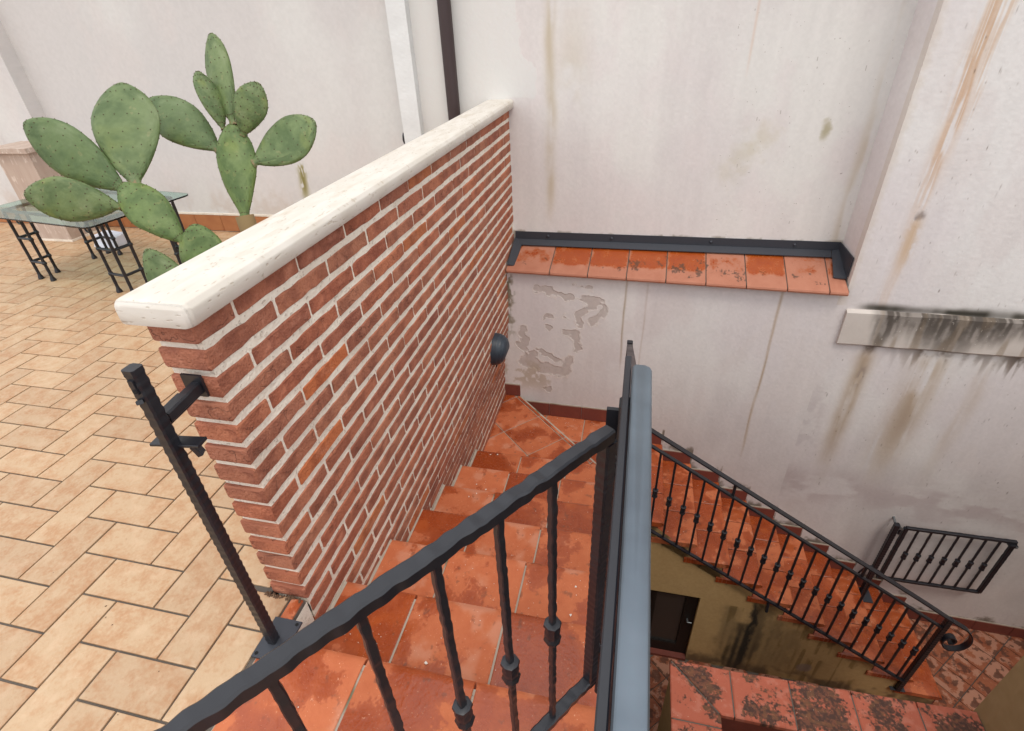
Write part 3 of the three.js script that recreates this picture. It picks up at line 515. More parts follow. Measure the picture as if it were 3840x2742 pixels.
// ---- terrace wall behind the cactus, its skirting, pilasters and the downpipe
const farWall = thing('terrace_wall', 'pale plaster wall at the far end of the terrace behind the cactus', 'wall');
{
  mesh('plaster', farUV(boxAB(-6.2, -1.2, -0.5, -0.6, 3.2, -0.1)), farMat, farWall);
  const nm = pieceNamer('skirting_tile');
  for (let i = 0; i < 20; i++) { const x0 = -0.75 - (i + 1) * 0.255, g = boxAB(x0 + 0.002, YT + 0.001, -0.1, x0 + 0.253, YT + 0.135, -0.09); mesh(nm(), triUV(g, 2, i * 0.3), sandDark, farWall); }
  mesh('mortar_fillet', triUV(boxAB(-6.1, YT + 0.136, -0.1, -0.75, YT + 0.15, -0.088), 2), mortarMat, farWall);
}
const pil = thing('white_pilaster', 'narrow white painted pilaster beside the dark downpipe', 'pilaster');
mesh('shaft', triUV(boxAB(-0.718, YT - 0.02, -0.11, -0.594, 3.2, 0.065), 1), pilasterMat, pil);
const pil2 = thing('plain_pilaster', 'flat grey plaster pilaster at the far left end of the terrace wall', 'pilaster');
mesh('shaft', farUV(boxAB(-4.25, YT - 0.02, -0.11, -3.86, 3.2, 0.02)), farMat, pil2);
const pipe = thing('downpipe', 'dark brown rain downpipe on the wall behind the coping', 'downpipe');
{
  const m = new THREE.MeshStandardMaterial({ color: '#3a2c2c', roughness: 0.5, metalness: 0.1 });
  mesh('tube', rod([-0.352, YT - 0.004, 0.055], [-0.352, 3.1, 0.055], 0.0405, 20), m, pipe);
  for (const y of [-0.5, 1.2]) { mesh('bracket', rod([-0.352, y - 0.012, 0.055], [-0.352, y + 0.012, 0.055], 0.045, 20), m, pipe); }
}
const hook = thing('wall_hook', 'small dark hook on the white pilaster just above the coping', 'hook');
mesh('plate', triUV(boxAB(-0.730, -0.215, 0.0, -0.719, -0.13, 0.03)), iron, hook);
mesh('lever', loft([[-0.21, 0.008], [-0.185, 0.014], [-0.16, 0.012], [-0.14, 0.006]].map(([y, r]) => Array.from({ length: 8 }, (_, k) => [-0.741 + Math.cos(k * 0.785) * r, y, 0.015 + Math.sin(k * 0.785) * r])), { crease: 1.2 }), iron, hook);

// ---- brick parapet with travertine coping
const parapet = thing('brick_parapet', 'red brick parapet wall between the terrace and the upper stairs', 'wall');
{
  const L = 2.877, p = 0.068, T = 0.117, joint = 0.0195, lean = y => -0.058 * sst(-1.28, -1.92, y);
  // bricks: chamfered blocks with uneven arrises; x = 0 is the face
  const brickGeo = (len, dep, seed, cell, full) => {
    const r = rngOf(seed), h = p - joint, c = 0.004;
    const zs = [-len / 2, -len / 2 + c]; const n = Math.max(2, Math.round(len / 0.036)); for (let i = 1; i < n; i++) zs.push(-len / 2 + len * i / n); zs.push(len / 2 - c, len / 2);
    const rings = zs.map((z, i) => {
      const e = (i === 0 || i === zs.length - 1) ? c : 0, b = (r() - 0.5) * 0.0034, t = (r() - 0.5) * 0.0034, o = (r() - 0.5) * 0.0024, zz = z;
      const y0 = -h / 2 + b + e, y1 = h / 2 + t - e, x1 = o - e;
      const x0 = -dep + (full ? e : 0);
      return full ? [[x0 + c, y0, zz], [x1 - c, y0, zz], [x1, y0 + c, zz], [x1, y1 - c, zz], [x1 - c, y1, zz], [x0 + c, y1, zz], [x0, y1 - c, zz], [x0, y0 + c, zz]] : [[x0, y0, zz], [x1 - c, y0, zz], [x1, y0 + c, zz], [x1, y1 - c, zz], [x1 - c, y1, zz], [x0, y1, zz]];
    });
    const g = loft(rings, { crease: 0.5 }), q = g.attributes.position, nr = g.attributes.normal, uv = g.attributes.uv;
    for (let i = 0; i < q.count; i++) {
      const end = Math.abs(nr.getZ(i)) > 0.8; let a = end ? 0.5 + q.getX(i) / 0.26 : 0.5 + q.getZ(i) / 0.26, b = Math.abs(nr.getY(i)) > 0.8 ? 0.5 + q.getX(i) * 3 : 0.5 + q.getY(i) / 0.068 * 0.9;
      uv.setXY(i, ((cell % 4) + clamp(a, 0.02, 0.98)) / 4, (Math.floor(cell / 4) + clamp(b, 0.02, 0.98)) / 4);
    }
    return g;
  };
  const std = Array.from({ length: 18 }, (_, i) => brickGeo(0.25, 0.05, 40 + i, i % 16, false));
  const half = Array.from({ length: 6 }, (_, i) => brickGeo(0.118, 0.05, 80 + i, (i * 5) % 16, false));
  const endL = Array.from({ length: 9 }, (_, i) => brickGeo(0.25, T, 90 + i, (i * 3 + 1) % 16, true)), endS = Array.from({ length: 9 }, (_, i) => brickGeo(0.122, T, 110 + i, (i * 7 + 2) % 16, true));
  const nm = pieceNamer('brick'); let n = 0;
  const stairTop = z => { const nz = [3.003, 2.70, 2.39, 2.08, 1.766, 1.445, 1.125]; for (let k = 0; k < 7; k++) if (z > nz[k]) return YT - 0.165 * k; return -2.08; };
  for (let k = 0; k < 31; k++) {
    const yc = 0.0 - 0.0005 - (k + 0.5) * p + 0.004, above = yc + p / 2 > YT + 0.004;
    let z = L, first = true; const sh = k % 2 === 0;
    while (z > 0.03) {
      let len = first && sh ? 0.122 : 0.25; if (z - len < 0.0) len = z - 0.002; if (len < 0.03) break;
      const zc = z - len / 2, x = lean(yc) + (h2(k, n, 4) - 0.5) * 0.0022;
      if (yc + p / 2 > stairTop(z - 0.02) - 0.05 || yc + p / 2 > stairTop(zc - 0.1) - 0.01) {
        const v = h2(k, n, 5); let geo;
        if (first && above) geo = sh ? endS[Math.floor(v * 9)] : endL[Math.floor(v * 9)];
        else if (len > 0.24) geo = std[Math.floor(v * 18)]; else if (first && len > 0.11) geo = half[Math.floor(v * 6)]; else geo = brickGeo(len, 0.05, 200 + n, Math.floor(v * 16), false);
        const m = mesh(nm(), geo, brickMats[Math.floor(h2(k, n, 8) * 5)], parapet); m.position.set(x, yc + (h2(k, n, 6) - 0.5) * 0.002, zc); n++;
      }
      z -= len + 0.0062 + h2(k, n, 7) * 0.0035; first = false;
    }
  }
  // mortar: sheet between the faces, following the lean, with a lumpy surface
  const rings = []; const ny = 150; for (let j = 0; j <= ny; j++) { const y = 0 - j * (2.12 / ny); const cols = []; const zEnd = y > YT ? L - 0.011 : L - 0.002; for (let i = 0; i <= 70; i++) { const z = 0.001 + (zEnd - 0.001) * i / 70; cols.push([lean(y) - 0.0036 + (fbm(z * 40, y * 40, 17, 2) - 0.5) * 0.0028, y, z]); } rings.push([[-0.1, y, 0.001], ...cols, [-0.1, y, zEnd]]); }
  mesh('mortar', loft(rings, { crease: 1.0, sc: 1.6 }), mortarMat, parapet);
  mesh('core', triUV(boxAB(-T + 0.004, YT - 0.004, 0.002, -0.09, -0.001, L - 0.0114), 1.6), mortarMat, parapet);
  // coping slabs
  const cs = (z0, z1, nose, sd) => {
    const x0 = -0.146, x1 = 0.03, y0 = 0.0005, y1 = 0.052, R = 0.017, rings2 = [];
    const sec = (ins, z) => { const pts = []; const corner = (cx, cy, a0, r) => { for (let i = 0; i <= 5; i++) { const a = a0 + i / 5 * Math.PI / 2; pts.push([cx + Math.cos(a) * r, cy + Math.sin(a) * r, z]); } }; const r = R, rb = 0.007, s = ins; corner(x1 - s - r, y1 - s * 0.9 - r, 0, r); corner(x0 + s + r, y1 - s * 0.9 - r, Math.PI / 2, r); corner(x0 + s + rb, y0 + rb, Math.PI, rb); corner(x1 - s - rb, y0 + rb, Math.PI * 1.5, rb); return pts; };
    const nz = Math.max(2, Math.round((z1 - z0) / 0.12)); for (let i = 0; i <= nz; i++) rings2.push(sec(0, z0 + (z1 - (nose ? 0.018 : 0) - z0) * i / nz));
    if (nose) for (let i = 1; i <= 6; i++) { const a = i / 6 * Math.PI / 2; rings2.push(sec((1 - Math.cos(a)) * 0.014, z1 - 0.018 + Math.sin(a) * 0.018)); }
    const g = loft(rings2, { crease: 0.9 }), q = g.attributes.position, uv = g.attributes.uv; const nr = g.attributes.normal; for (let i = 0; i < q.count; i++) Math.abs(nr.getZ(i)) > 0.6 ? uv.setXY(i, q.getX(i) * 0.75 + 0.37, q.getY(i) * 1.5) : uv.setXY(i, q.getZ(i) * 0.75 + sd, (q.getX(i) + q.getY(i)) * 1.5 + sd * 0.7);
    return g;
  };
  mesh('coping_slab', cs(0.0, 1.046, false, 0.3), travMat, parapet); mesh('coping_slab_001', cs(1.0485, 2.906, true, 0), travMat, parapet);
}

// ---------------------------------------------------------------- stairs
const NZ = [3.003, 2.70, 2.39, 2.08, 1.766, 1.445, 1.125];
// tread tile with a rounded nose: runs from back (s = 0) to nose (s = d); dir 'z' = towards -z, 'x' = towards +x
function treadTile(w, d, th, cell, dir, side = 0) {
  const prof = [[0, 0], [d * 0.3, -0.0012], [d * 0.7, -0.001], [d - 0.03, 0.0], [d - 0.012, -0.002], [d - 0.003, -0.008], [d, -0.017], [d - 0.003, -0.027], [d - 0.012, -0.034], [d - 0.03, -th], [0, -th]];
  const ws = side ? [0, w * 0.5, w - 0.006, w] : [0, 0.0025, w - 0.0025, w];
  const rings = ws.map((a, i) => prof.map(([s, y]) => { const e = (i === 0 || i === ws.length - 1) && y > -0.01 ? 0.0015 : 0; return dir === 'z' ? [a, y - e, -s] : [s, y - e, a]; }));
  const g = loft(rings, { crease: 0.5 }), p = g.attributes.position, uv = g.attributes.uv;
  for (let i = 0; i < p.count; i++) { const a = dir === 'z' ? p.getX(i) / w : p.getZ(i) / w, s = (dir === 'z' ? -p.getZ(i) : p.getX(i)) / d; uv.setXY(i, ((cell % 4) + clamp(a, 0.02, 0.98)) / 4, (Math.floor(cell / 4) % 4 + clamp(s + (p.getY(i) < -0.01 ? -0.04 : 0), 0.02, 0.98)) / 4); }
  return g;
}
const upper = thing('upper_stair_flight', 'rain-wet terracotta stairs going down beside the brick wall', 'stairs');
{
  const nm = pieceNamer('tread_tile');
  // solid body in steps
  const pts = [[3.04, YC - 0.05], [3.04, YT - 0.005]]; for (let k = 1; k <= 6; k++) { pts.push([NZ[k - 1] + 0.022, YT - 0.165 * (k - 1) - 0.005], [NZ[k - 1] + 0.022, YT - 0.165 * k - 0.005]); } pts.push([NZ[6] + 0.022, YT - 0.165 * 6 - 0.005], [NZ[6] + 0.022, YC - 0.05]);
  const sh = new THREE.Shape(pts.map(([z, y]) => new THREE.Vector2(-z, y))), g = new THREE.ExtrudeGeometry(sh, { depth: 0.98, bevelEnabled: false }); g.rotateY(Math.PI / 2); g.translate(-0.1, 0, 0);
  mesh('body', triUV(g, 1.5), groutPale, upper);
  const xs = [[-0.07, 0.257], [0.257, 0.56], [0.56, 0.885]];
  for (let k = 1; k <= 6; k++) xs.forEach(([a, b], i) => {
    const back = NZ[k - 1] + 0.02, d = back - NZ[k], w = b - a - 0.007, cell = Math.floor(h2(k, i, 31) * 16);
    const m = mesh(nm(), treadTile(w, d, 0.02, cell, 'z'), stairMat, upper); m.position.set(a + 0.0035, YT - 0.165 * k + (h2(k, i, 32) - 0.5) * 0.002, back);
  });
  // top step: terracotta border of the terrace, nose towards the stairs
  mesh('top_body', triUV(boxAB(-0.043, YC - 0.05, 3.041, 0.885, YT - 0.005, 4.6), 1.5), groutPale, upper);
  for (let r = 0; r < 4; r++) xs.forEach(([a, b], i) => {
    const x0 = i ? a : -0.043, w = b - x0 - 0.007, cell = Math.floor(h2(r, i, 33) * 16);
    if (r === 0) { const m = mesh(nm(), treadTile(w, 0.33, 0.02, cell, 'z'), stairMat, upper); m.position.set(x0 + 0.0035, YT, 3.332); }
    else { const z0 = 3.336 + (r - 1) * 0.315, geo = polyTile(insetPoly([[x0, z0], [b, z0], [b, z0 + 0.315], [x0, z0 + 0.315]], 0.0035), 0.02, 0.003, cellUV(cell, x0, z0, b, z0 + 0.315)); geo.translate(0, YT, 0); mesh(nm(), geo, stairMat, upper); }
  });
  { const geo = polyTile([[-0.043, 2.888], [-0.006, 2.888], [-0.006, 2.998], [-0.043, 2.998]], 0.02, 0.003, cellUV(5, -0.043, 2.888, 0.1, 3.1)); geo.translate(0, YT, 0); mesh(nm(), geo, stairMat, upper); }
  mesh('mortar_edge', triUV(boxAB(-0.05, YT - 0.2, 2.882, -0.003, YT - 0.0205, 3.01), 3), mortarMat, upper);
  // lime mortar wedge along the brick wall
  for (let k = 1; k <= 6; k++) { const y = YT - 0.165 * k, z0 = NZ[k] + 0.01, z1 = NZ[k - 1] + 0.02, x = y < -1.3 ? -0.05 * sst(-1.28, -1.92, y) : 0; mesh('mortar_fillet', triUV(loft([[[x - 0.006, y, z0], [x + 0.007, y, z0], [x - 0.006, y + 0.01, z0]], [[x - 0.006, y, z1], [x + 0.006, y, z1], [x - 0.006, y + 0.012, z1]]]), 3), groutPale, upper); }
}
const landing = thing('stair_landing', 'terracotta corner landing with a diagonal winder step below the wall lamp', 'landing');
{
  const nm = pieceNamer('landing_tile'), yA = -2.08, yB = -2.245;
  mesh('body', triUV(merge([boxAB(-0.1, YC - 0.05, 0.24, 0.96, yB - 0.006, 1.12)]), 1.5), groutPale, landing);
  // winder: triangle x - z < -0.22
  { const s = new THREE.Shape([[-0.1, -1.136], [-0.1, -0.25], [0.045, -0.25], [0.93, -1.136]].map(p => new THREE.Vector2(...p))), g = new THREE.ExtrudeGeometry(s, { depth: yA - 0.006 - (yB - 0.03), bevelEnabled: false }); g.rotateX(-Math.PI / 2); g.translate(0, yB - 0.03, 0); mesh('winder_body', triUV(g, 1.5), groutPale, landing); }
  const e = 0.2195;
  for (let a = -4; a < 5; a++) for (let b = -4; b < 3; b++) {
    const cx = 0.033 + a * e + b * e, cz = 0.731 + a * e - b * e; // a along the nosing, b across it
    let poly = [[cx, cz], [cx + e, cz + e], [cx + 2 * e, cz], [cx + e, cz - e]];
    poly = clipPoly(poly, 1, -1, -0.222); poly = clipPoly(poly, -1, 0, 0.075); poly = clipPoly(poly, 0, 1, 1.12); poly = clipPoly(poly, 0, -1, -0.262);
    if (poly.length < 3 || polyArea(poly) < 8e-4) continue;
    const cell = Math.floor(h2(a, b, 41) * 16);
    const geo = polyTile(insetPoly(poly, 0.0035), 0.03, 0.004, ([x, z]) => { const p = ((x - cx) + (z - cz)) / (2 * e), q = ((x - cx) - (z - cz)) / (2 * e); return [((cell % 4) + clamp(p, 0.02, 0.98)) / 4, (Math.floor(cell / 4) + clamp(q, 0.02, 0.98)) / 4]; });
    geo.translate(0, yA, 0); mesh(nm(), geo, stairMat, landing);
  }
  for (let i = 0; i < 4; i++) for (let j = 0; j < 3; j++) {
    const x0 = -0.03 + i * 0.31 - 0.0, z0 = 0.262 + j * 0.3; let poly = [[x0, z0], [x0 + 0.31, z0], [x0 + 0.31, z0 + 0.3], [x0, z0 + 0.3]];
    poly = clipPoly(poly, -1, 1, 0.2); poly = clipPoly(poly, 1, 0, 0.975); poly = clipPoly(poly, 0, 1, 1.135);
    if (poly.length < 3 || polyArea(poly) < 8e-4) continue;
    const cell = Math.floor(h2(i, j, 43) * 16), geo = polyTile(insetPoly(poly, 0.0035), 0.03, 0.004, cellUV(cell, x0, z0, x0 + 0.31, z0 + 0.3)); geo.translate(0, yB, 0); mesh(nm(), geo, stairMat, landing);
  }
}
const XK = k => 0.975 + 0.24 * k, YK = k => -2.245 - 0.1615 * k;
const lower = thing('lower_stair_flight', 'lower terracotta stair flight along the plaster wall with ochre side', 'stairs');
{
  const nm = pieceNamer('tread_tile');
  const pts = [[0.94, YC - 0.05], [0.94, YK(0) - 0.04]]; for (let k = 1; k <= 10; k++) pts.push([XK(k - 1) - 0.045, YK(k - 1) - 0.04], [XK(k - 1) - 0.045, YK(k) - 0.04]); pts.push([XK(10) - 0.03, YK(10) - 0.04], [XK(10) - 0.03, YC - 0.05]);
  const s = new THREE.Shape(pts.map(p => new THREE.Vector2(...p)));
  s.holes.push(new THREE.Path([[1.19, -4.0], [1.56, -4.0], [1.56, -3.17], [1.19, -3.17]].map(p => new THREE.Vector2(...p))));
  const g = new THREE.ExtrudeGeometry(s, { depth: 0.826, bevelEnabled: false }); g.translate(0, 0, 0.262);
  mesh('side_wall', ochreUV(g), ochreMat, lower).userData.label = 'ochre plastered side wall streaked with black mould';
  const zs = [[0.29, 0.56], [0.56, 0.83], [0.83, 1.105]];
  for (let k = 1; k <= 10; k++) {
    zs.forEach(([a, b], i) => { const back = XK(k - 1) - 0.07, d = XK(k) - back, w = b - a - 0.006, cell = Math.floor(h2(k, i, 51) * 16); const m = mesh(nm(), treadTile(w, d, i === 2 ? 0.044 : 0.036, cell, 'x', i === 2 ? 1 : 0), stairLowMat, lower); m.position.set(back, YK(k) + (h2(k, i, 52) - 0.5) * 0.003, a + 0.003); });
    mesh('riser', triUV(boxAB(XK(k - 1) - 0.046, YK(k) + 0.001, 0.285, XK(k - 1) - 0.036, YK(k - 1) - 0.036, 1.085), 2), skirtMat, lower);
  }
  mesh('riser', triUV(boxAB(XK(10) - 0.03, YC, 0.285, XK(10) - 0.018, YK(10) - 0.036, 1.085), 2), skirtMat, lower);
}
// cellar hatch under the lower stairs
const door = thing('cellar_door', 'low dark glazed hatch in the ochre wall under the lower stairs', 'door', [1.375, -4.0, 1.03]);
{
  const fm = new THREE.MeshStandardMaterial({ color: '#0f0d0c', roughness: 0.5 });
  const gm = new THREE.MeshPhysicalMaterial({ color: '#3c3430', roughness: 0.5 });
  mesh('stile', triUV(boxAB(0.095, 0, 0, 0.184, 0.83, 0.03)), fm, door); mesh('stile', triUV(boxAB(-0.184, 0, 0, -0.12, 0.83, 0.03)), fm, door);
  mesh('top_rail', triUV(boxAB(-0.12, 0.78, 0, 0.095, 0.83, 0.028)), fm, door); mesh('bottom_rail', triUV(boxAB(-0.12, 0.0, 0, 0.095, 0.13, 0.028)), fm, door);
  mesh('bead', triUV(boxAB(-0.12, 0.13, 0.004, 0.095, 0.142, 0.024)), fm, door); mesh('pane', boxAB(-0.119, 0.142, 0.006, 0.095, 0.78, 0.012), gm, door);
  mesh('handle', merge([rod([0.135, 0.5, 0.03], [0.135, 0.5, 0.06], 0.008), rod([0.135, 0.5, 0.058], [0.165, 0.5, 0.058], 0.006)]), zinc, door);
  mesh('threshold', triUV(boxAB(-0.184, -0.02, 0.03, 0.184, 0.012, 0.075)), skirtMat, door);
}

// ---------------------------------------------------------------- low parapet and ochre house corner at the lower right
const well = thing('tiled_parapet', 'low parapet capped with pink tiles eaten by brown lichen', 'wall');
{
  const yT = -2.5, xA = 1.239, xB = 1.489, zA = 1.962, zB = 2.205, xE = 2.722, nm = pieceNamer('cap_tile');
  mesh('masonry', triUV(merge([boxAB(xA + 0.02, YC - 0.02, zA + 0.02, xE, yT - 0.03, zB - 0.02), boxAB(xA + 0.02, YC - 0.02, zB - 0.02, xB - 0.02, yT - 0.03, 3.3)]), 1), ochrePlain, well);
  mesh('inner_lining', triUV(merge([boxAB(xB - 0.02, YC, zB - 0.02, xE, yT - 0.032, zB - 0.012), boxAB(xB - 0.02, YC, zB - 0.012, xB - 0.012, yT - 0.032, 3.3)]), 2), skirtMat, well);
  const cap = (poly, i, x0, z0, x1, z1) => { const geo = polyTile(insetPoly(poly, 0.0035), 0.03, 0.006, cellUV(i, x0, z0, x1, z1)); geo.translate(0, yT, 0); mesh(nm(), geo, mossMat, well); };
  const js = [1.553, 1.846, 2.145, 2.448, 2.722];
  cap([[xA, zA], [js[0], zA], [js[0], zB], [xB, zB]], 0, xA, zA, js[0], zB);
  for (let i = 0; i < 4; i++) { const dz = -0.03 * (i / 4); cap([[js[i] + 0.0, zA + dz], [js[i + 1], zA + dz - 0.007], [js[i + 1], zB], [js[i] + 0.0, zB]], i + 1, js[i], zA - 0.04, js[i + 1], zB); }
  cap([[xA, zA], [xB, zB], [xB, zB + 0.06], [xA, zB + 0.06]], 6, xA, zA, xA + 0.33, zB + 0.07);
  for (let i = 0; i < 3; i++) { const z0 = zB + 0.06 + i * 0.3; cap([[xA, z0], [xB, z0], [xB, z0 + 0.3], [xA, z0 + 0.3]], 7 + i, xA, z0, xB, z0 + 0.3); }
  mesh('bedding', triUV(merge([boxAB(xA + 0.01, yT - 0.0305, zA + 0.01, xE, yT - 0.006, zB - 0.01), boxAB(xA + 0.01, yT - 0.0305, zB - 0.01, xB - 0.01, yT - 0.006, 3.2)]), 1), groutGrey, well);
}
const pier = thing('ochre_garden_wall', 'plain ochre plastered wall end at the lower right edge, beside the lichened parapet', 'wall');
mesh('plaster', triUV(boxAB(2.726, YC - 0.05, 1.915, 3.05, -0.9, 4.6), 0.5), ochrePlain, pier);
// unseen wall added right of the frame to keep the foot of stairs dim
const house = thing('added_shade_wall', 'added unseen ochre wall beyond the right edge, blocking light to the stair foot', 'wall');
mesh('plaster', triUV(boxAB(5.05, YC - 0.05, 0.42, 5.5, -0.4, 5.2), 0.5), ochrePlain, house);
const wellBlocker = thing('added_stairwell_blocker', 'added unseen ochre wall behind the viewer, blocking light to the stairwell', 'wall');  // unseen block added behind the camera to darken the stairwell
mesh('plaster', triUV(boxAB(0.9, YC - 0.05, 3.8, 5.0, -0.93, 4.4), 0.5), ochrePlain, wellBlocker);

// ---------------------------------------------------------------- ironwork
// latch post with its bracket to the brick wall
const latch = thing('latch_post', 'black hammered iron post with base plate at the end of the brick wall', 'post', [-0.018, YT, 3.016]);
{
  mesh('shaft', bar([0, 0.004, 0], [0, 0.893, 0], 0.0265, 0.0265, { amp: 0.0009, wave: 0.0235, step: 0.0058, up: [0, 0, 1], seed: 5 }), iron, latch);
  mesh('cap', bar([0, 0.893, 0], [0, 0.905, 0.0], 0.028, 0.028, { amp: 0.0005, up: [0, 0, 1], seed: 6 }), iron, latch);
  const bp = mesh('base_plate', triUV(box(0.085, 0.006, 0.115, 0.008, 0.0035, -0.005)), darkSteel, latch);
  for (const [x, z] of [[-0.025, 0.042], [0.04, -0.052], [0.04, 0.042]]) mesh('bolt_hole', rod([x, 0.006, z], [x, 0.0078, z], 0.005, 8), blackHole, bp);
  mesh('keeper', merge([bar([-0.0, 0.855, 0.0138], [0.0, 0.885, 0.0138], 0.012, 0.006, { amp: 0, up: [0, 0, 1] }), bar([-0.006, 0.835, 0.012], [0.006, 0.842, 0.022], 0.012, 0.008, { amp: 0 })]), iron, latch);
  mesh('keeper_hole', rod([0.001, 0.862, 0.0138], [0.001, 0.862, 0.0178], 0.005, 8), blackHole, latch);
  const br = mesh('wall_bracket', merge([bar([-0.012, 0.765, 0.0], [-0.026, 0.765, -0.13], 0.022, 0.03, { amp: 0.0004, seed: 7 }), bar([-0.012, 0.77, -0.02], [-0.02, 0.77, -0.085], 0.028, 0.026, { amp: 0.0004, seed: 9 })]), iron, latch);
  mesh('flange', triUV(box(0.05, 0.055, 0.006, -0.034, 0.768, -0.1335)), iron, br);
  mesh('stop_tab', merge([bar([-0.05, 0.715, -0.008], [0.055, 0.715, -0.02], 0.03, 0.007, { amp: 0.0004 }), bar([0.035, 0.71, -0.015], [0.042, 0.685, -0.018], 0.02, 0.012, { amp: 0.0004 })]), iron, latch);
}
// open gate in front of us
const gate = thing('stair_gate', 'open black wrought iron gate in the foreground at the head of the stairs', 'gate', [0.8415, 0, 3.0045]);
{
  const d = [-0.592, 0.806], at = (s, y) => [d[0] * s, y, d[1] * s], yT = -0.063, yB = -0.806, W = 0.84;
  mesh('top_rail', bar(at(-0.004, yT), at(W, yT), 0.0225, 0.0235, { amp: 0.0015, per: 0.016, step: 0.0062, seed: 21 }), iron, gate);
  mesh('bottom_rail', bar(at(0.012, yB), at(W, yB), 0.025, 0.023, { amp: 0.0017, per: 0.014, step: 0.0062, seed: 22 }), iron, gate);
  mesh('hinge_stile', bar(at(0.0, yB - 0.012), at(0.0, yT - 0.013), 0.025, 0.025, { amp: 0.0008, wave: 0.022, step: 0.0055, up: [0.806, 0, 0.592], seed: 23 }), iron, gate);
  mesh('latch_stile', bar(at(W, yB - 0.012), at(W, yT + 0.013), 0.027, 0.027, { amp: 0.0015, step: 0.0062, up: [0.806, 0, 0.592], seed: 24 }), iron, gate);
  for (let i = 0; i < 7; i++) { const s = 0.121 + i * 0.1025, b = mesh('baluster', bar(at(s, yB + 0.012), at(s, yT - 0.013), 0.0122, 0.0122, { amp: 0.0011, per: 0.011, step: 0.0062, up: [0.806, 0, 0.592], seed: 30 + i }), iron, gate); mesh('collar', collar(at(s, -0.468), 1.0), iron, b); }
}
// guard rail at the edge of the stairwell, with the hinge post
const guard = thing('guard_rail', 'flat grey guard rail running from the camera along the stairwell edge', 'railing');
{
  const plan = [[0.871, 4.5], [0.871, 2.9], [0.874, 2.893], [0.892, 2.893], [0.899, 2.897], [0.902, 2.906], [0.902, 4.5]];
  const sec = [[0, -0.03], [0, -0.004], [0.002, -0.001], [0.004, 0]];
  const rings = sec.map(([ins, y]) => insetRing(plan, ins, y)); const g = loft(rings, { crease: 0.5 });
  function insetRing(pl, ins, y) { const cx = 0.8865; return pl.map(([x, z]) => [x + Math.sign(cx - x) * ins, y, z < 3 ? z + ins : z]); }
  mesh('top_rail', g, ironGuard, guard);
  mesh('flat_bar', bar([0.8635, -0.021, 2.862], [0.8635, -0.021, 4.5], 0.011, 0.03, { amp: 0 }), iron, guard);
  mesh('hinge_post', bar([0.872, YT, 2.962], [0.872, -0.031, 2.962], 0.034, 0.03, { amp: 0.0008, up: [0, 0, 1], seed: 41 }), iron, guard);
  mesh('latch_plate', triUV(boxAB(0.836, -0.14, 2.958, 0.858, -0.045, 2.966)), iron, guard);
  for (const y of [-0.16, -0.72]) { const h = mesh('hinge', merge([rod([0.848, y - 0.03, 2.985], [0.848, y + 0.03, 2.985], 0.008, 8), bar([0.848, y, 2.985], [0.866, y, 2.965], 0.008, 0.03, { amp: 0 })]), iron, guard); mesh('pin', rod([0.848, y + 0.03, 2.985], [0.848, y + 0.036, 2.985], 0.0095, 8), zinc, h); }
  mesh('post', bar([0.886, YT, 4.3], [0.886, -0.03, 4.3], 0.03, 0.03, { amp: 0.0008, up: [0, 0, 1], seed: 42 }), iron, guard);
  mesh('bottom_rail', bar([0.886, -0.82, 2.98], [0.886, -0.82, 4.3], 0.012, 0.025, { amp: 0 }), iron, guard);
  for (let i = 0; i < 12; i++) { const z = 3.08 + i * 0.1; mesh('baluster', bar([0.887, -0.81, z], [0.887, -0.03, z], 0.013, 0.013, { amp: 0.0006, up: [0, 0, 1], seed: 50 + i }), iron, guard); }
}
const slope1 = thing('upper_stair_railing', 'black sloping balustrade along the upper stairs, seen end on beneath the guard rail', 'railing');
{
  const yt = z => -0.08 - (2.9 - z) * 0.53, X = 0.876;
  mesh('handrail', bar([X + 0.004, yt(2.9), 2.9], [X + 0.004, yt(1.12), 1.12], 0.03, 0.012, { amp: 0 }), iron, slope1);
  mesh('bottom_rail', bar([X, yt(2.9) - 0.72, 2.9], [X, yt(1.12) - 0.72, 1.12], 0.012, 0.025, { amp: 0 }), iron, slope1);
  mesh('newel', bar([X + 0.004, -2.1, 1.1], [X + 0.004, yt(1.12) + 0.01, 1.1], 0.032, 0.032, { amp: 0.001, up: [0, 0, 1], seed: 71 }), iron, slope1);
  for (let i = 0; i < 17; i++) { const z = 2.84 - i * 0.1; const b = mesh('baluster', bar([X, yt(z) - 0.71, z], [X, yt(z) - 0.006, z], 0.013, 0.013, { amp: 0.0006, step: 0.009, up: [0, 0, 1], seed: 72 + i }), iron, slope1); mesh('collar', collar([X, yt(z) - 0.36, z]), iron, b); }
}
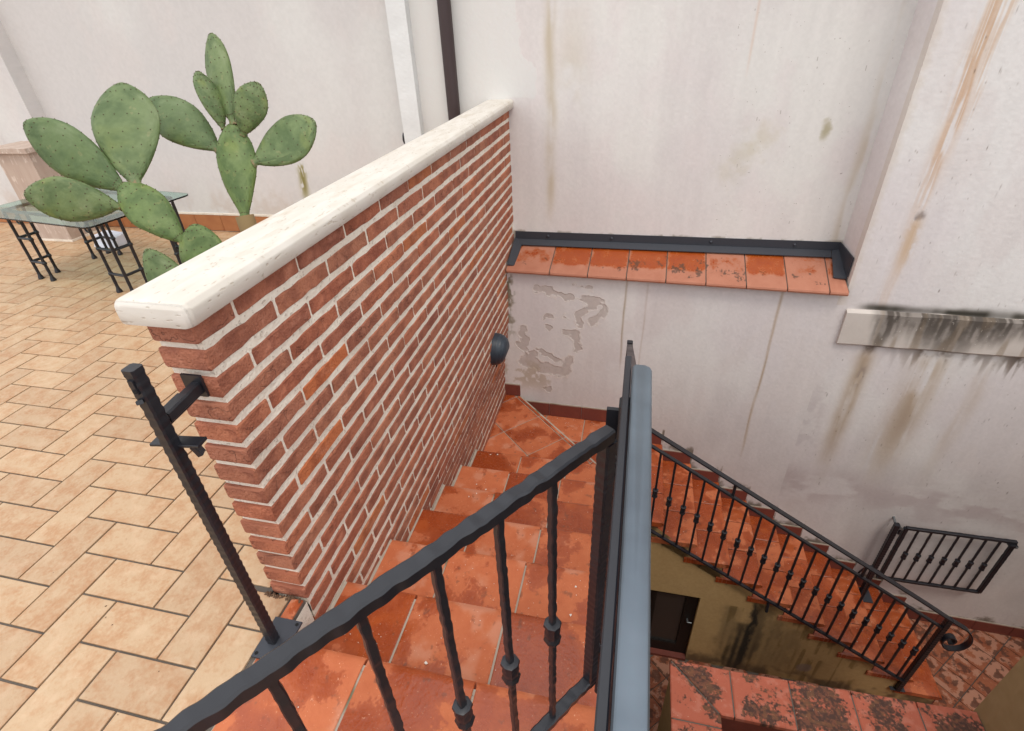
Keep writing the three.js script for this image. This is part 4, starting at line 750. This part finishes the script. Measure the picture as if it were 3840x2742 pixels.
// balustrade of the lower flight
const rail2 = thing('lower_stair_railing', 'black iron balustrade with scrolled handrail end along the lower stairs', 'railing', [-0.008, 0.036, 1.13]);
{
  const yb = x => -2.617 - 0.6385 * (x - 1.325), ym = x => -2.01 - 0.646 * (x - 1.478), yt = x => ym(x) + 0.112;
  mesh('bottom_rail', bar([0.905, yb(0.905), 0], [3.06, yb(3.06), 0], 0.026, 0.014, { amp: 0.0005, step: 0.009, seed: 101 }), iron, rail2);
  mesh('upper_rail', bar([0.905, ym(0.905), 0], [3.06, ym(3.06), 0], 0.026, 0.014, { amp: 0.0005, step: 0.009, seed: 102 }), iron, rail2);
  // flat handrail, rolled over the end post into a scroll
  const pts = [[0.88, yt(0.88)], [1.6, yt(1.6)], [2.3, yt(2.3)], [2.9, yt(2.9)], [3.08, -2.938], [3.14, -2.975], [3.2, -3.015], [3.245, -3.08], [3.255, -3.16], [3.22, -3.222], [3.16, -3.238], [3.115, -3.2], [3.105, -3.145], [3.135, -3.105], [3.17, -3.125], [3.165, -3.165], [3.14, -3.17]];
  const cv = new THREE.CatmullRomCurve3(pts.map(([x, y]) => new THREE.Vector3(x, y, 0)), false, 'centripetal'), rings = [];
  for (let i = 0; i <= 90; i++) { const t = i / 90, c = cv.getPoint(t), tg = cv.getTangent(t), nx = -tg.y, ny = tg.x, hw = 0.019, th = 0.0045; rings.push([[-hw, -th], [hw, -th], [hw, th], [-hw, th]].map(([z, n]) => [c.x + nx * n, c.y + ny * n, z])); }
  mesh('handrail', loft(rings, { crease: 0.6 }), iron, rail2);
  mesh('end_post', bar([3.078, -3.893, -0.03], [3.07, yt(3.07) - 0.004, 0], 0.036, 0.036, { amp: 0.0013, wave: 0.026, step: 0.0062, up: [0, 0, 1], seed: 103 }), iron, rail2);
  mesh('post_foot', triUV(box(0.1, 0.006, 0.06, 3.078, -3.892, -0.045)), darkSteel, rail2);
  for (const x of [1.59, 2.47]) mesh('prop', bar([x, ym(x), 0], [x, yt(x) - 0.004, 0], 0.016, 0.016, { amp: 0, up: [0, 0, 1] }), iron, rail2);
  mesh('lower_prop', bar([2.0, yb(2.0) - 0.1, 0.02], [2.0, yb(2.0), 0], 0.018, 0.018, { amp: 0.0006, up: [0, 0, 1], seed: 104 }), iron, rail2);
  for (let i = 0; i < 23; i++) { const x = 0.945 + i * 0.0934, b = mesh('baluster', bar([x, yb(x) + 0.005, 0], [x, ym(x) - 0.005, 0], 0.0135, 0.0135, { amp: 0.0007, step: 0.009, up: [0, 0, 1], seed: 110 + i }), iron, rail2); mesh('collar', collar([x, (yb(x) + ym(x)) / 2, 0], 1.15), iron, b); }
}
// gate at the foot of the lower flight, standing open against the wall
const gate2 = thing('lower_gate', 'small black iron gate standing open in front of the plaster wall at lower right', 'gate', [3.04, 0, 0.42]);
{
  const y1 = -2.855, y0 = -3.455, W = 0.70;
  mesh('top_rail', bar([0, y1, 0], [W + 0.01, y1, 0], 0.026, 0.026, { amp: 0.0012, step: 0.009, seed: 201 }), iron, gate2);
  mesh('bottom_rail', bar([-0.02, y0, 0], [W, y0, 0], 0.024, 0.024, { amp: 0.0012, step: 0.009, seed: 202 }), iron, gate2);
  mesh('stile', bar([0, y0, 0], [0, y1, 0], 0.028, 0.028, { amp: 0.0014, step: 0.009, up: [0, 0, 1], seed: 203 }), iron, gate2);
  mesh('stile', bar([W, y0, 0], [W, y1 - 0.01, 0], 0.03, 0.028, { amp: 0.0014, step: 0.009, up: [0, 0, 1], seed: 204 }), iron, gate2);
  for (let i = 0; i < 7; i++) { const x = 0.085 + i * 0.0885, b = mesh('baluster', bar([x, y0 + 0.01, 0], [x, y1 - 0.01, 0], 0.0135, 0.0135, { amp: 0.0007, step: 0.009, up: [0, 0, 1], seed: 210 + i }), iron, gate2); mesh('collar', collar([x, (y0 + y1) / 2 - 0.005, 0], 1.15), iron, b); }
  const l = mesh('latch', triUV(box(0.05, 0.02, 0.05, W - 0.01, y1 - 0.024, 0.006)), iron, gate2); mesh('bolt', rod([W + 0.005, y1 - 0.026, 0.03], [W + 0.005, y1 - 0.014, 0.03], 0.008, 8), zinc, l);
}
const post2 = thing('lower_gate_post', 'black iron gate post with base plate standing on a lower stair tread', 'post', [2.972, YK(9), 0.42]);
{
  const H = -2.83 - YK(9);
  mesh('shaft', bar([0, 0.006, 0], [0, H, 0], 0.036, 0.036, { amp: 0.0013, wave: 0.028, step: 0.007, up: [0, 0, 1], seed: 221 }), iron, post2);
  mesh('base_plate', triUV(box(0.14, 0.006, 0.14, -0.0, 0.0045, 0.01)), darkSteel, post2);
  mesh('wall_fixing', merge([bar([0.0, H - 0.02, -0.01], [0.01, H - 0.02, -0.10], 0.012, 0.02, { amp: 0 }), bar([0.018, H - 0.03, 0], [0.05, H - 0.05, 0], 0.012, 0.03, { amp: 0 })]), zinc, post2);
  for (const y of [H - 0.07, 0.3]) mesh('hinge', rod([0.034, y - 0.025, 0.004], [0.034, y + 0.025, 0.004], 0.009, 8), iron, post2);
  const cv = new THREE.CatmullRomCurve3([[0, 0.38, 0], [-0.06, 0.345, 0.005], [-0.1, 0.25, 0.01], [-0.11, 0.15, 0.015]].map(p => new THREE.Vector3(...p))), g = new THREE.TubeGeometry(cv, 12, 0.008, 6); mesh('strut', triUV(g), iron, post2);
}

// ---------------------------------------------------------------- wall lamp
const lamp = thing('wall_lamp', 'dark ribbed bulkhead lamp on the brick wall near its far end', 'lamp', [-0.008, -1.385, 0.70]); lamp.scale.setScalar(0.88);
{
  const cap = new THREE.MeshStandardMaterial({ color: '#2c3640', roughness: 0.45 }), glass = new THREE.MeshStandardMaterial({ color: '#cbbd9c', roughness: 0.4 });
  // hood: half dome of ridges seen from above
  const rings = []; for (let i = 0; i <= 26; i++) { const u = i / 26, a = u * Math.PI / 2, rib = 1 + 0.02 * Math.sin(u * 34) * sst(0.1, 0.3, u); const ry = 0.118 * Math.cos(a) ** 0.62 * rib + 0.004, x = 0.115 * Math.sin(a) ** 0.9; const r = []; for (let k = 0; k <= 20; k++) { const t = -0.95 + (Math.PI + 1.9) * k / 20; r.push([x + Math.min(0, Math.sin(t)) * 0.02, Math.sin(t) * ry * 1.05, Math.cos(t) * ry * 0.98]); } rings.push(r); }
  mesh('hood', loft(rings, { crease: 0.9, caps: true }), cap, lamp);
  const gg = new THREE.SphereGeometry(0.094, 20, 12); gg.scale(1.0, 0.85, 0.95); mesh('globe', triUV(gg), glass, lamp);
  mesh('base', triUV(rod([0.0, 0, 0], [0.022, 0, 0], 0.118, 24)), cap, lamp);
  const cv = new THREE.CatmullRomCurve3([[0.015, -0.1, 0.03], [0.02, -0.13, 0.035], [0.016, -0.15, 0.02], [0.018, -0.135, 0.0]].map(p => new THREE.Vector3(...p))); mesh('cable', triUV(new THREE.TubeGeometry(cv, 10, 0.004, 6)), blackHole, lamp);
}

// ---------------------------------------------------------------- prickly pear in a pot behind the brick wall
const padTex = makeTex(512, 512, (u, v) => { // u round the pad, v from base to tip
  const m = fbm(u * 10, v * 9, 401, 4), f = fbm(u * 60, v * 50, 403, 3), b = fbm(u * 18, v * 16, 405, 4);
  let c = mixc([94, 111, 66], [72, 91, 50], sst(0.3, 0.7, m)); c = mixc(c, [116, 128, 92], sst(0.55, 0.8, fbm(u * 6, v * 5, 407, 4)) * 0.6); c = mixc(c, [112, 122, 58], sst(0.55, 0.85, fbm(u * 7, v * 6 + 3, 409, 3)) * 0.5);
  const cork = sst(0.13, 0.02, v + (b - 0.5) * 0.22); c = mixc(c, mixc([150, 122, 84], [112, 84, 58], f), cork * 0.85);
  if (b > 0.76) c = mixc(c, [150, 134, 96], 0.25);
  return { c: c.map(q => q + (f - 0.5) * 12), h: f, r: 0.5 + 0.2 * m };
}, { rough: true });
const padMat = matOf(padTex, { bump: 0.0012 }), padMat2 = (() => { const m = padMat.clone(); m.color = new THREE.Color(0.92, 0.98, 0.72); return m; })(), padMat3 = (() => { const m = padMat.clone(); m.color = new THREE.Color(1.0, 0.98, 0.92); return m; })(), padMat4 = (() => { const m = padMat.clone(); m.color = new THREE.Color(0.82, 0.88, 0.8); return m; })();
const spineMat = new THREE.MeshStandardMaterial({ color: '#4a3826', roughness: 0.9 }), woodMat = new THREE.MeshStandardMaterial({ color: '#8a7552', roughness: 0.95 });
const camDir = new THREE.Vector3(0.205, 0.548, 0.811); // towards the viewer's side, where the big faces look
function pad(base, tip, width, seed, parent, mat, { twist = 0, th = 0.023, fat = 0.56, neck = 0.22, name = 'pad' } = {}) {
  const r = rngOf(seed), B = V(base), Tp = V(tip), ax = Tp.clone().sub(B), L = ax.length(); ax.normalize();
  const nn = camDir.clone().addScaledVector(ax, -camDir.dot(ax)).normalize().applyAxisAngle(ax, twist), wd = ax.clone().cross(nn).normalize();
  const half = t => { const a = Math.pow(Math.sin(Math.PI * Math.pow(clamp(t, 0, 1), fat * 2.3)), 0.62); return Math.max(a, neck * (1 - t) ** 6); };
  const NT = 26, NA = 28, bend = (r() - 0.5) * 0.03, rings = [], tt = [];
  let mx = 0; for (let i = 0; i <= 50; i++) mx = Math.max(mx, half(i / 50));
  const wob = a => 1 + (vn(a * 3, seed, 5) - 0.5) * 0.05;
  const P = (t, a) => { const h = half(t) / mx * width / 2 / Math.cos(Math.min(Math.abs(twist), 1.0)), z = th * Math.pow(clamp(half(t) / mx), 0.55) * (0.8 + 0.25 * (1 - t)); const s = Math.cos(a), c = Math.sin(a); const x = Math.sign(s) * Math.pow(Math.abs(s), 0.9) * h * wob(t * 2 + (s > 0 ? 5 : 0)), y = Math.sign(c) * Math.pow(Math.abs(c), 1.0) * z + bend * Math.sin(t * 3) ; return B.clone().addScaledVector(ax, L * (1 - Math.cos(Math.PI * t)) / 2).addScaledVector(wd, x).addScaledVector(nn, y); };
  // P uses cosine spacing along the pad, so evaluate the outline at that same station
  const st = i => i / NT; const Q = (i, a) => { const t = (1 - Math.cos(Math.PI * st(i))) / 2; const keep = P; const h = half(t) / mx * width / 2 / Math.cos(Math.min(Math.abs(twist), 1.0)), z = th * Math.pow(clamp(half(t) / mx), 0.55) * (0.8 + 0.25 * (1 - t)); const s = Math.cos(a), c = Math.sin(a); return B.clone().addScaledVector(ax, L * t).addScaledVector(wd, Math.sign(s) * Math.pow(Math.abs(s), 0.9) * h * wob(t * 2 + (s > 0 ? 5 : 0))).addScaledVector(nn, c * z + bend * Math.sin(t * 3)); };
  for (let i = 0; i <= NT; i++) { rings.push(Array.from({ length: NA }, (_, k) => { const q = Q(i, k / NA * Math.PI * 2); return [q.x, q.y, q.z]; })); }
  const t = [], uv = []; const off = r() * 3;
  for (let i = 0; i < NT; i++) for (let k = 0; k < NA; k++) { const m = (k + 1) % NA; const v0 = st(i), v1 = st(i + 1), u0 = k / NA * 0.8 + off, u1 = (k + 1) / NA * 0.8 + off; quad(t, rings[i][k], rings[i][m], rings[i + 1][m], rings[i + 1][k]); uv.push(u0, v0, u1, v0, u1, v1, u0, v0, u1, v1, u0, v1); }
  const g = soup(t); g.setAttribute('uv', new THREE.BufferAttribute(new Float32Array(uv), 2));
  const m = mesh(name, toCreasedNormals(g, 1.4), mat, parent);
  // areoles: staggered rows on both faces and along the rim
  const dots = [], oct = new THREE.OctahedronGeometry(0.0026, 0);
  const put = (i, a) => { const q = Q(i, a), d = oct.clone(); d.scale(1, 1, 1); d.translate(q.x, q.y, q.z); dots.push(d); };
  for (const sgn of [1, -1]) for (let row = 1; row < 9; row++) { const n = 5 + (row % 2); for (let k = 0; k < n; k++) { const f = ((k + 0.5 + (r() - 0.5) * 0.25) / n) * 2 - 1; put(NT * (0.1 + row * 0.1 + (r() - 0.5) * 0.02), sgn * Math.acos(clamp(f * 0.97, -1, 1))); } }
  for (const s of [0, Math.PI]) for (let k = 2; k < 13; k++) put(NT * (k / 13 + (r() - 0.5) * 0.02), s);
  const sp = mesh('spines', merge(dots), spineMat, m); sp.userData.kind = 'stuff';
  return m;
}
const cactusL = thing('prickly_pear', 'prickly pear with four broad pads leaning left over the glass table', 'cactus', [0, 0, 0], 'prickly pears behind the brick wall');
const cactusR = thing('prickly_pear', 'taller prickly pear with a tall pad on top, nearer the wall', 'cactus', [0, 0, 0], 'prickly pears behind the brick wall');
{
  pad([-0.604, -0.30, 2.19], [-0.652, -0.072, 2.114], 0.161, 1, cactusL, padMat2, {});
  pad([-0.69, -0.132, 2.146], [-0.904, 0.058, 2.103], 0.138, 2, cactusL, padMat2, { twist: 0.2 });
  pad([-0.887, 0.037, 2.109], [-1.198, 0.256, 2.102], 0.168, 3, cactusL, padMat4, { twist: -0.25 });
  pad([-0.858, 0.048, 2.092], [-0.952, 0.350, 1.892], 0.218, 4, cactusL, padMat, { twist: 0.15 });
  pad([-0.898, -0.009, 2.143], [-1.154, 0.057, 2.25], 0.138, 5, cactusL, padMat3, { twist: -0.35 });
  const c3 = thing('prickly_pear', 'small heart-shaped prickly pear pads peeping over the coping end', 'cactus', [0, 0, 0], 'prickly pears behind the brick wall');
  pad([-0.60, -0.42, 2.30], [-0.756, -0.118, 2.245], 0.128, 6, c3, padMat, { twist: 0.1 });
  pad([-0.55, -0.38, 2.32], [-0.651, -0.158, 2.281], 0.097, 7, c3, padMat, { twist: -0.2, th: 0.016 });
  mesh('woody_stem', rod([-0.5, -0.56, 2.03], [-0.592, -0.10, 1.93], 0.031, 14, 0.15, 5), woodMat, cactusR);
  pad([-0.592, -0.128, 1.934], [-0.661, 0.196, 1.762], 0.142, 8, cactusR, padMat2, { fat: 0.66, neck: 0.42, twist: 0.1 });
  pad([-0.655, 0.186, 1.762], [-0.814, 0.482, 1.533], 0.110, 9, cactusR, padMat3, { fat: 0.58, twist: -0.3, neck: 0.3 });
  pad([-0.690, 0.176, 1.778], [-0.780, 0.367, 1.712], 0.056, 10, cactusR, padMat, { twist: 0.95, th: 0.02 });
  pad([-0.611, 0.155, 1.784], [-0.526, 0.327, 1.726], 0.112, 11, cactusR, padMat3, { twist: 0.3, th: 0.019 });
  pad([-0.572, 0.067, 1.822], [-0.342, 0.193, 1.709], 0.186, 12, cactusR, padMat, { twist: -0.15 });
  pad([-0.713, 0.108, 1.808], [-1.029, 0.279, 1.724], 0.168, 13, cactusR, padMat4, { twist: 0.2 });
  const pot = thing('plant_pot', 'round clay pot holding the cacti, hidden behind the brick wall', 'pot', [-0.5, YT, 2.1]);
  const clay = new THREE.MeshStandardMaterial({ color: '#9a5a3c', roughness: 0.9 });
  const lg = new THREE.LatheGeometry([[0.0, 0.001], [0.15, 0.001], [0.215, 0.36], [0.23, 0.36], [0.23, 0.41], [0.2, 0.41], [0.195, 0.38], [0.0, 0.38]].map(p => new THREE.Vector2(...p)), 36); mesh('bowl', triUV(lg), clay, pot);
  mesh('earth', triUV(rod([0, 0.37, 0], [0, 0.385, 0], 0.195, 24)), new THREE.MeshStandardMaterial({ color: '#3d3026', roughness: 1 }), pot);
  mesh('stump', rod([0.0, 0.37, 0.05], [-0.1, 0.64, 0.09], 0.04, 12, 0.15, 8), woodMat, pot);
}

// ---------------------------------------------------------------- glass table and stone plinth
const table = thing('glass_table', 'low glass coffee table on forged black iron legs behind the cactus', 'table', [-2.73, YT, 0.80]);
table.rotation.y = -0.146;
{
  const hx = 0.465, hz = 0.2525, H = 0.478, r = 0.0105;
  const gl = new THREE.MeshPhysicalMaterial({ color: '#e2f0ec', roughness: 0.03, transmission: 1, thickness: 0.01, ior: 1.5, attenuationColor: new THREE.Color('#5fb39e'), attenuationDistance: 0.06 });
  const sh = new THREE.Shape(), gx = 0.57, gz = 0.362, R = 0.05; sh.moveTo(-gx + R, -gz); sh.lineTo(gx - R, -gz); sh.absarc(gx - R, -gz + R, R, -Math.PI / 2, 0); sh.lineTo(gx, gz - R); sh.absarc(gx - R, gz - R, R, 0, Math.PI / 2); sh.lineTo(-gx + R, gz); sh.absarc(-gx + R, gz - R, R, Math.PI / 2, Math.PI); sh.lineTo(-gx, -gz + R); sh.absarc(-gx + R, -gz + R, R, Math.PI, Math.PI * 1.5);
  const g = new THREE.ExtrudeGeometry(sh, { depth: 0.006, bevelEnabled: true, bevelSize: 0.002, bevelThickness: 0.002, bevelSegments: 2, curveSegments: 8 }); g.rotateX(-Math.PI / 2); g.translate(0, H + 0.014, 0.03);
  mesh('glass_top', triUV(g), gl, table);
  mesh('top_frame', merge([rod([-hx, H, hz], [hx, H, hz], r, 8, 0.2, 1), rod([-hx, H, -hz], [hx, H, -hz], r, 8, 0.2, 2), rod([-hx, H, -hz], [-hx, H, hz], r, 8, 0.2, 3), rod([hx, H, -hz], [hx, H, hz], r, 8, 0.2, 4)]), iron, table);
  const knob = (x, y, z, s = 1) => { const q = new THREE.SphereGeometry(0.0165 * s, 8, 6); q.translate(x, y, z); return q; };
  for (const sx of [-1, 1]) for (const sz of [-1, 1]) {
    const q = 0.132, a = [sx * hx, sz * hz], b = [sx * (hx - q), sz * hz], c = [sx * hx, sz * (hz - q * 0.87)];
    const foot = ([x, z]) => loft([[0.0, 0.019], [0.012, 0.018], [0.03, 0.0115], [0.045, 0.0105]].map(([y, rr]) => Array.from({ length: 8 }, (_, k) => [x + Math.cos(k * 0.785) * rr, y, z - Math.sin(k * 0.785) * rr])), { crease: 1 });
    const leg = mesh('leg', merge([...[a, b, c].flatMap(p => [rod([p[0], 0.02, p[1]], [p[0], H, p[1]], r, 8, 0.12, 7), foot(p)])]), iron, table);
    for (const y of [0.13, 0.3]) for (const e of [b, c]) mesh('rung', merge([rod([a[0], y, a[1]], [e[0], y, e[1]], r * 0.9), knob(e[0], y, e[1])]), iron, leg);
    const tg = new THREE.TorusGeometry(0.018, 0.006, 6, 14); tg.translate(b[0] + sx * 0.0, H - 0.05, b[1] + sz * 0.012); mesh('ring', triUV(tg), iron, leg);
  }
}
const parcel = thing('paper_bag', 'white paper bag with dark print lying on the floor beyond the table', 'bag', [-3.30, YT, 0.30]); parcel.scale.setScalar(0.72);
{
  const c = document.createElement('canvas'); c.width = c.height = 128; const x = c.getContext('2d'); x.fillStyle = '#d4d4de'; x.fillRect(0, 0, 128, 128); x.fillStyle = '#3a3440'; x.fillRect(22, 30, 26, 8); x.fillRect(40, 44, 10, 26); x.fillRect(64, 22, 8, 40); x.fillRect(58, 40, 30, 7); x.fillRect(84, 66, 18, 8);
  const t = new THREE.CanvasTexture(c); t.colorSpace = THREE.SRGBColorSpace; const m = new THREE.MeshStandardMaterial({ map: t, roughness: 0.8 });
  const r = rngOf(61), rg = [0.002, 0.05, 0.1, 0.125].map((y, i) => [[-0.15, -0.1], [0, -0.11], [0.15, -0.1], [0.16, 0], [0.15, 0.1], [0, 0.11], [-0.15, 0.1], [-0.16, 0]].map(([a, b]) => [a * (1 - i * 0.05) + (r() - 0.5) * 0.03, y + (i ? (r() - 0.5) * 0.02 : 0), b * (1 - i * 0.08) + (r() - 0.5) * 0.03]));
  mesh('bag', loft(rg, { crease: 0.3, sc: 3 }), m, parcel);
}
const plinth = thing('stone_plinth', 'pinkish travertine plinth with a slab top at the left by the terrace wall', 'plinth', [-3.88, YT, 0.16]);
{
  const t = makeTex(256, 256, (u, v) => { const a = fbm(u * 30, v * 4, 501, 4), p = fbm(u * 60, v * 10, 503, 3); let c = mixc([186, 168, 154], [168, 146, 132], a); if (p > 0.7) c = mixc(c, [214, 200, 188], 0.6); return { c, h: p }; }), m = matOf(t, { bump: 0.001, rough: 0.7 });
  mesh('shaft', triUV(box(0.33, 0.70, 0.26, 0, 0.352, 0), 1.4), m, plinth); mesh('top_slab', triUV(box(0.40, 0.035, 0.33, 0, 0.7205, 0), 1.4), m, plinth); mesh('mortar_foot', triUV(box(0.345, 0.016, 0.275, 0, 0.008, 0), 2), mortarMat, plinth);
}

// ---------------------------------------------------------------- litter on the steps: lime flakes and blown petals
const flakes = thing('lime_flakes', 'tiny white lime flakes scattered over the terracotta steps', 'debris'); flakes.userData.kind = 'stuff';
{
  const r = rngOf(91), gs = [], put = (x, y, z, s) => { const a = r() * 6.3, p = [0, 1, 2, 3].map(k => { const q = a + k * 1.57 + r() * 0.6, d = s * (0.5 + r() * 0.7); return [x + Math.cos(q) * d, y + 0.0008 + r() * 0.0012, z + Math.sin(q) * d]; }); const t = []; const up = p.map(v => [v[0], v[1] + 0.001, v[2]]); t.push(up[0], up[2], up[1], up[0], up[3], up[2]); for (let k = 0; k < 4; k++) quad(t, p[k], p[(k + 1) % 4], up[(k + 1) % 4], up[k]); gs.push(soup(t)); };
  for (let k = 0; k <= 6; k++) for (let i = 0; i < 26; i++) { const z1 = k ? NZ[k - 1] - 0.03 : 3.5, z0 = NZ[k] + 0.03; const big = r() < 0.12; put(0.03 + r() * 0.8, YT - 0.165 * k, z0 + (z1 - z0) * r(), big ? 0.004 + r() * 0.003 : 0.001 + r() * 0.0012); }
  for (let i = 0; i < 40; i++) { const x = 0.02 + r() * 0.4; put(x, -2.08, x + 0.25 + r() * (0.85 - x), 0.0012 + r() * 0.0014); }
  for (let i = 0; i < 70; i++) { const x = 0.2 + r() * 0.6; put(x, -2.245, 0.31 + r() * r() * (x - 0.1) * 0.8, 0.0012 + r() * 0.0016); }
  for (let k = 1; k <= 10; k++) for (let i = 0; i < 14; i++) put(XK(k - 1) + r() * 0.2, YK(k) + 0.001, 0.33 + r() * 0.72, 0.0012 + r() * 0.002);
  mesh('flakes', merge(gs), new THREE.MeshStandardMaterial({ color: '#d9d2c8', roughness: 0.9 }), flakes);
}

const crumbs = thing('leaf_crumbs', 'tiny brown leaf crumbs scattered on the sandy terrace tiles', 'debris'); crumbs.userData.kind = 'stuff';
{
  const r = rngOf(97), gs = []; for (let i = 0; i < 90; i++) { const x = -0.15 - Math.pow(r(), 1.4) * 2.2, z = 0.2 + r() * 3.2, s = 0.0012 + r() * r() * 0.004, g = new THREE.OctahedronGeometry(s, 0); g.scale(1, 0.35, 0.6); g.rotateY(r() * 6); g.translate(x, YT + s * 0.2, z); gs.push(g); }
  for (let i = 0; i < 40; i++) { const s = 0.002 + r() * 0.005, g = new THREE.OctahedronGeometry(s, 0); g.scale(1.2, 0.5, 0.8); g.rotateY(r() * 6); g.translate(-0.13 + r() * 0.12, YT + s * 0.3, 2.885 + r() * 0.012); gs.push(g); }
  mesh('crumbs', merge(gs), new THREE.MeshStandardMaterial({ color: '#5a4230', roughness: 1 }), crumbs);
}

renderer.render(scene, camera);
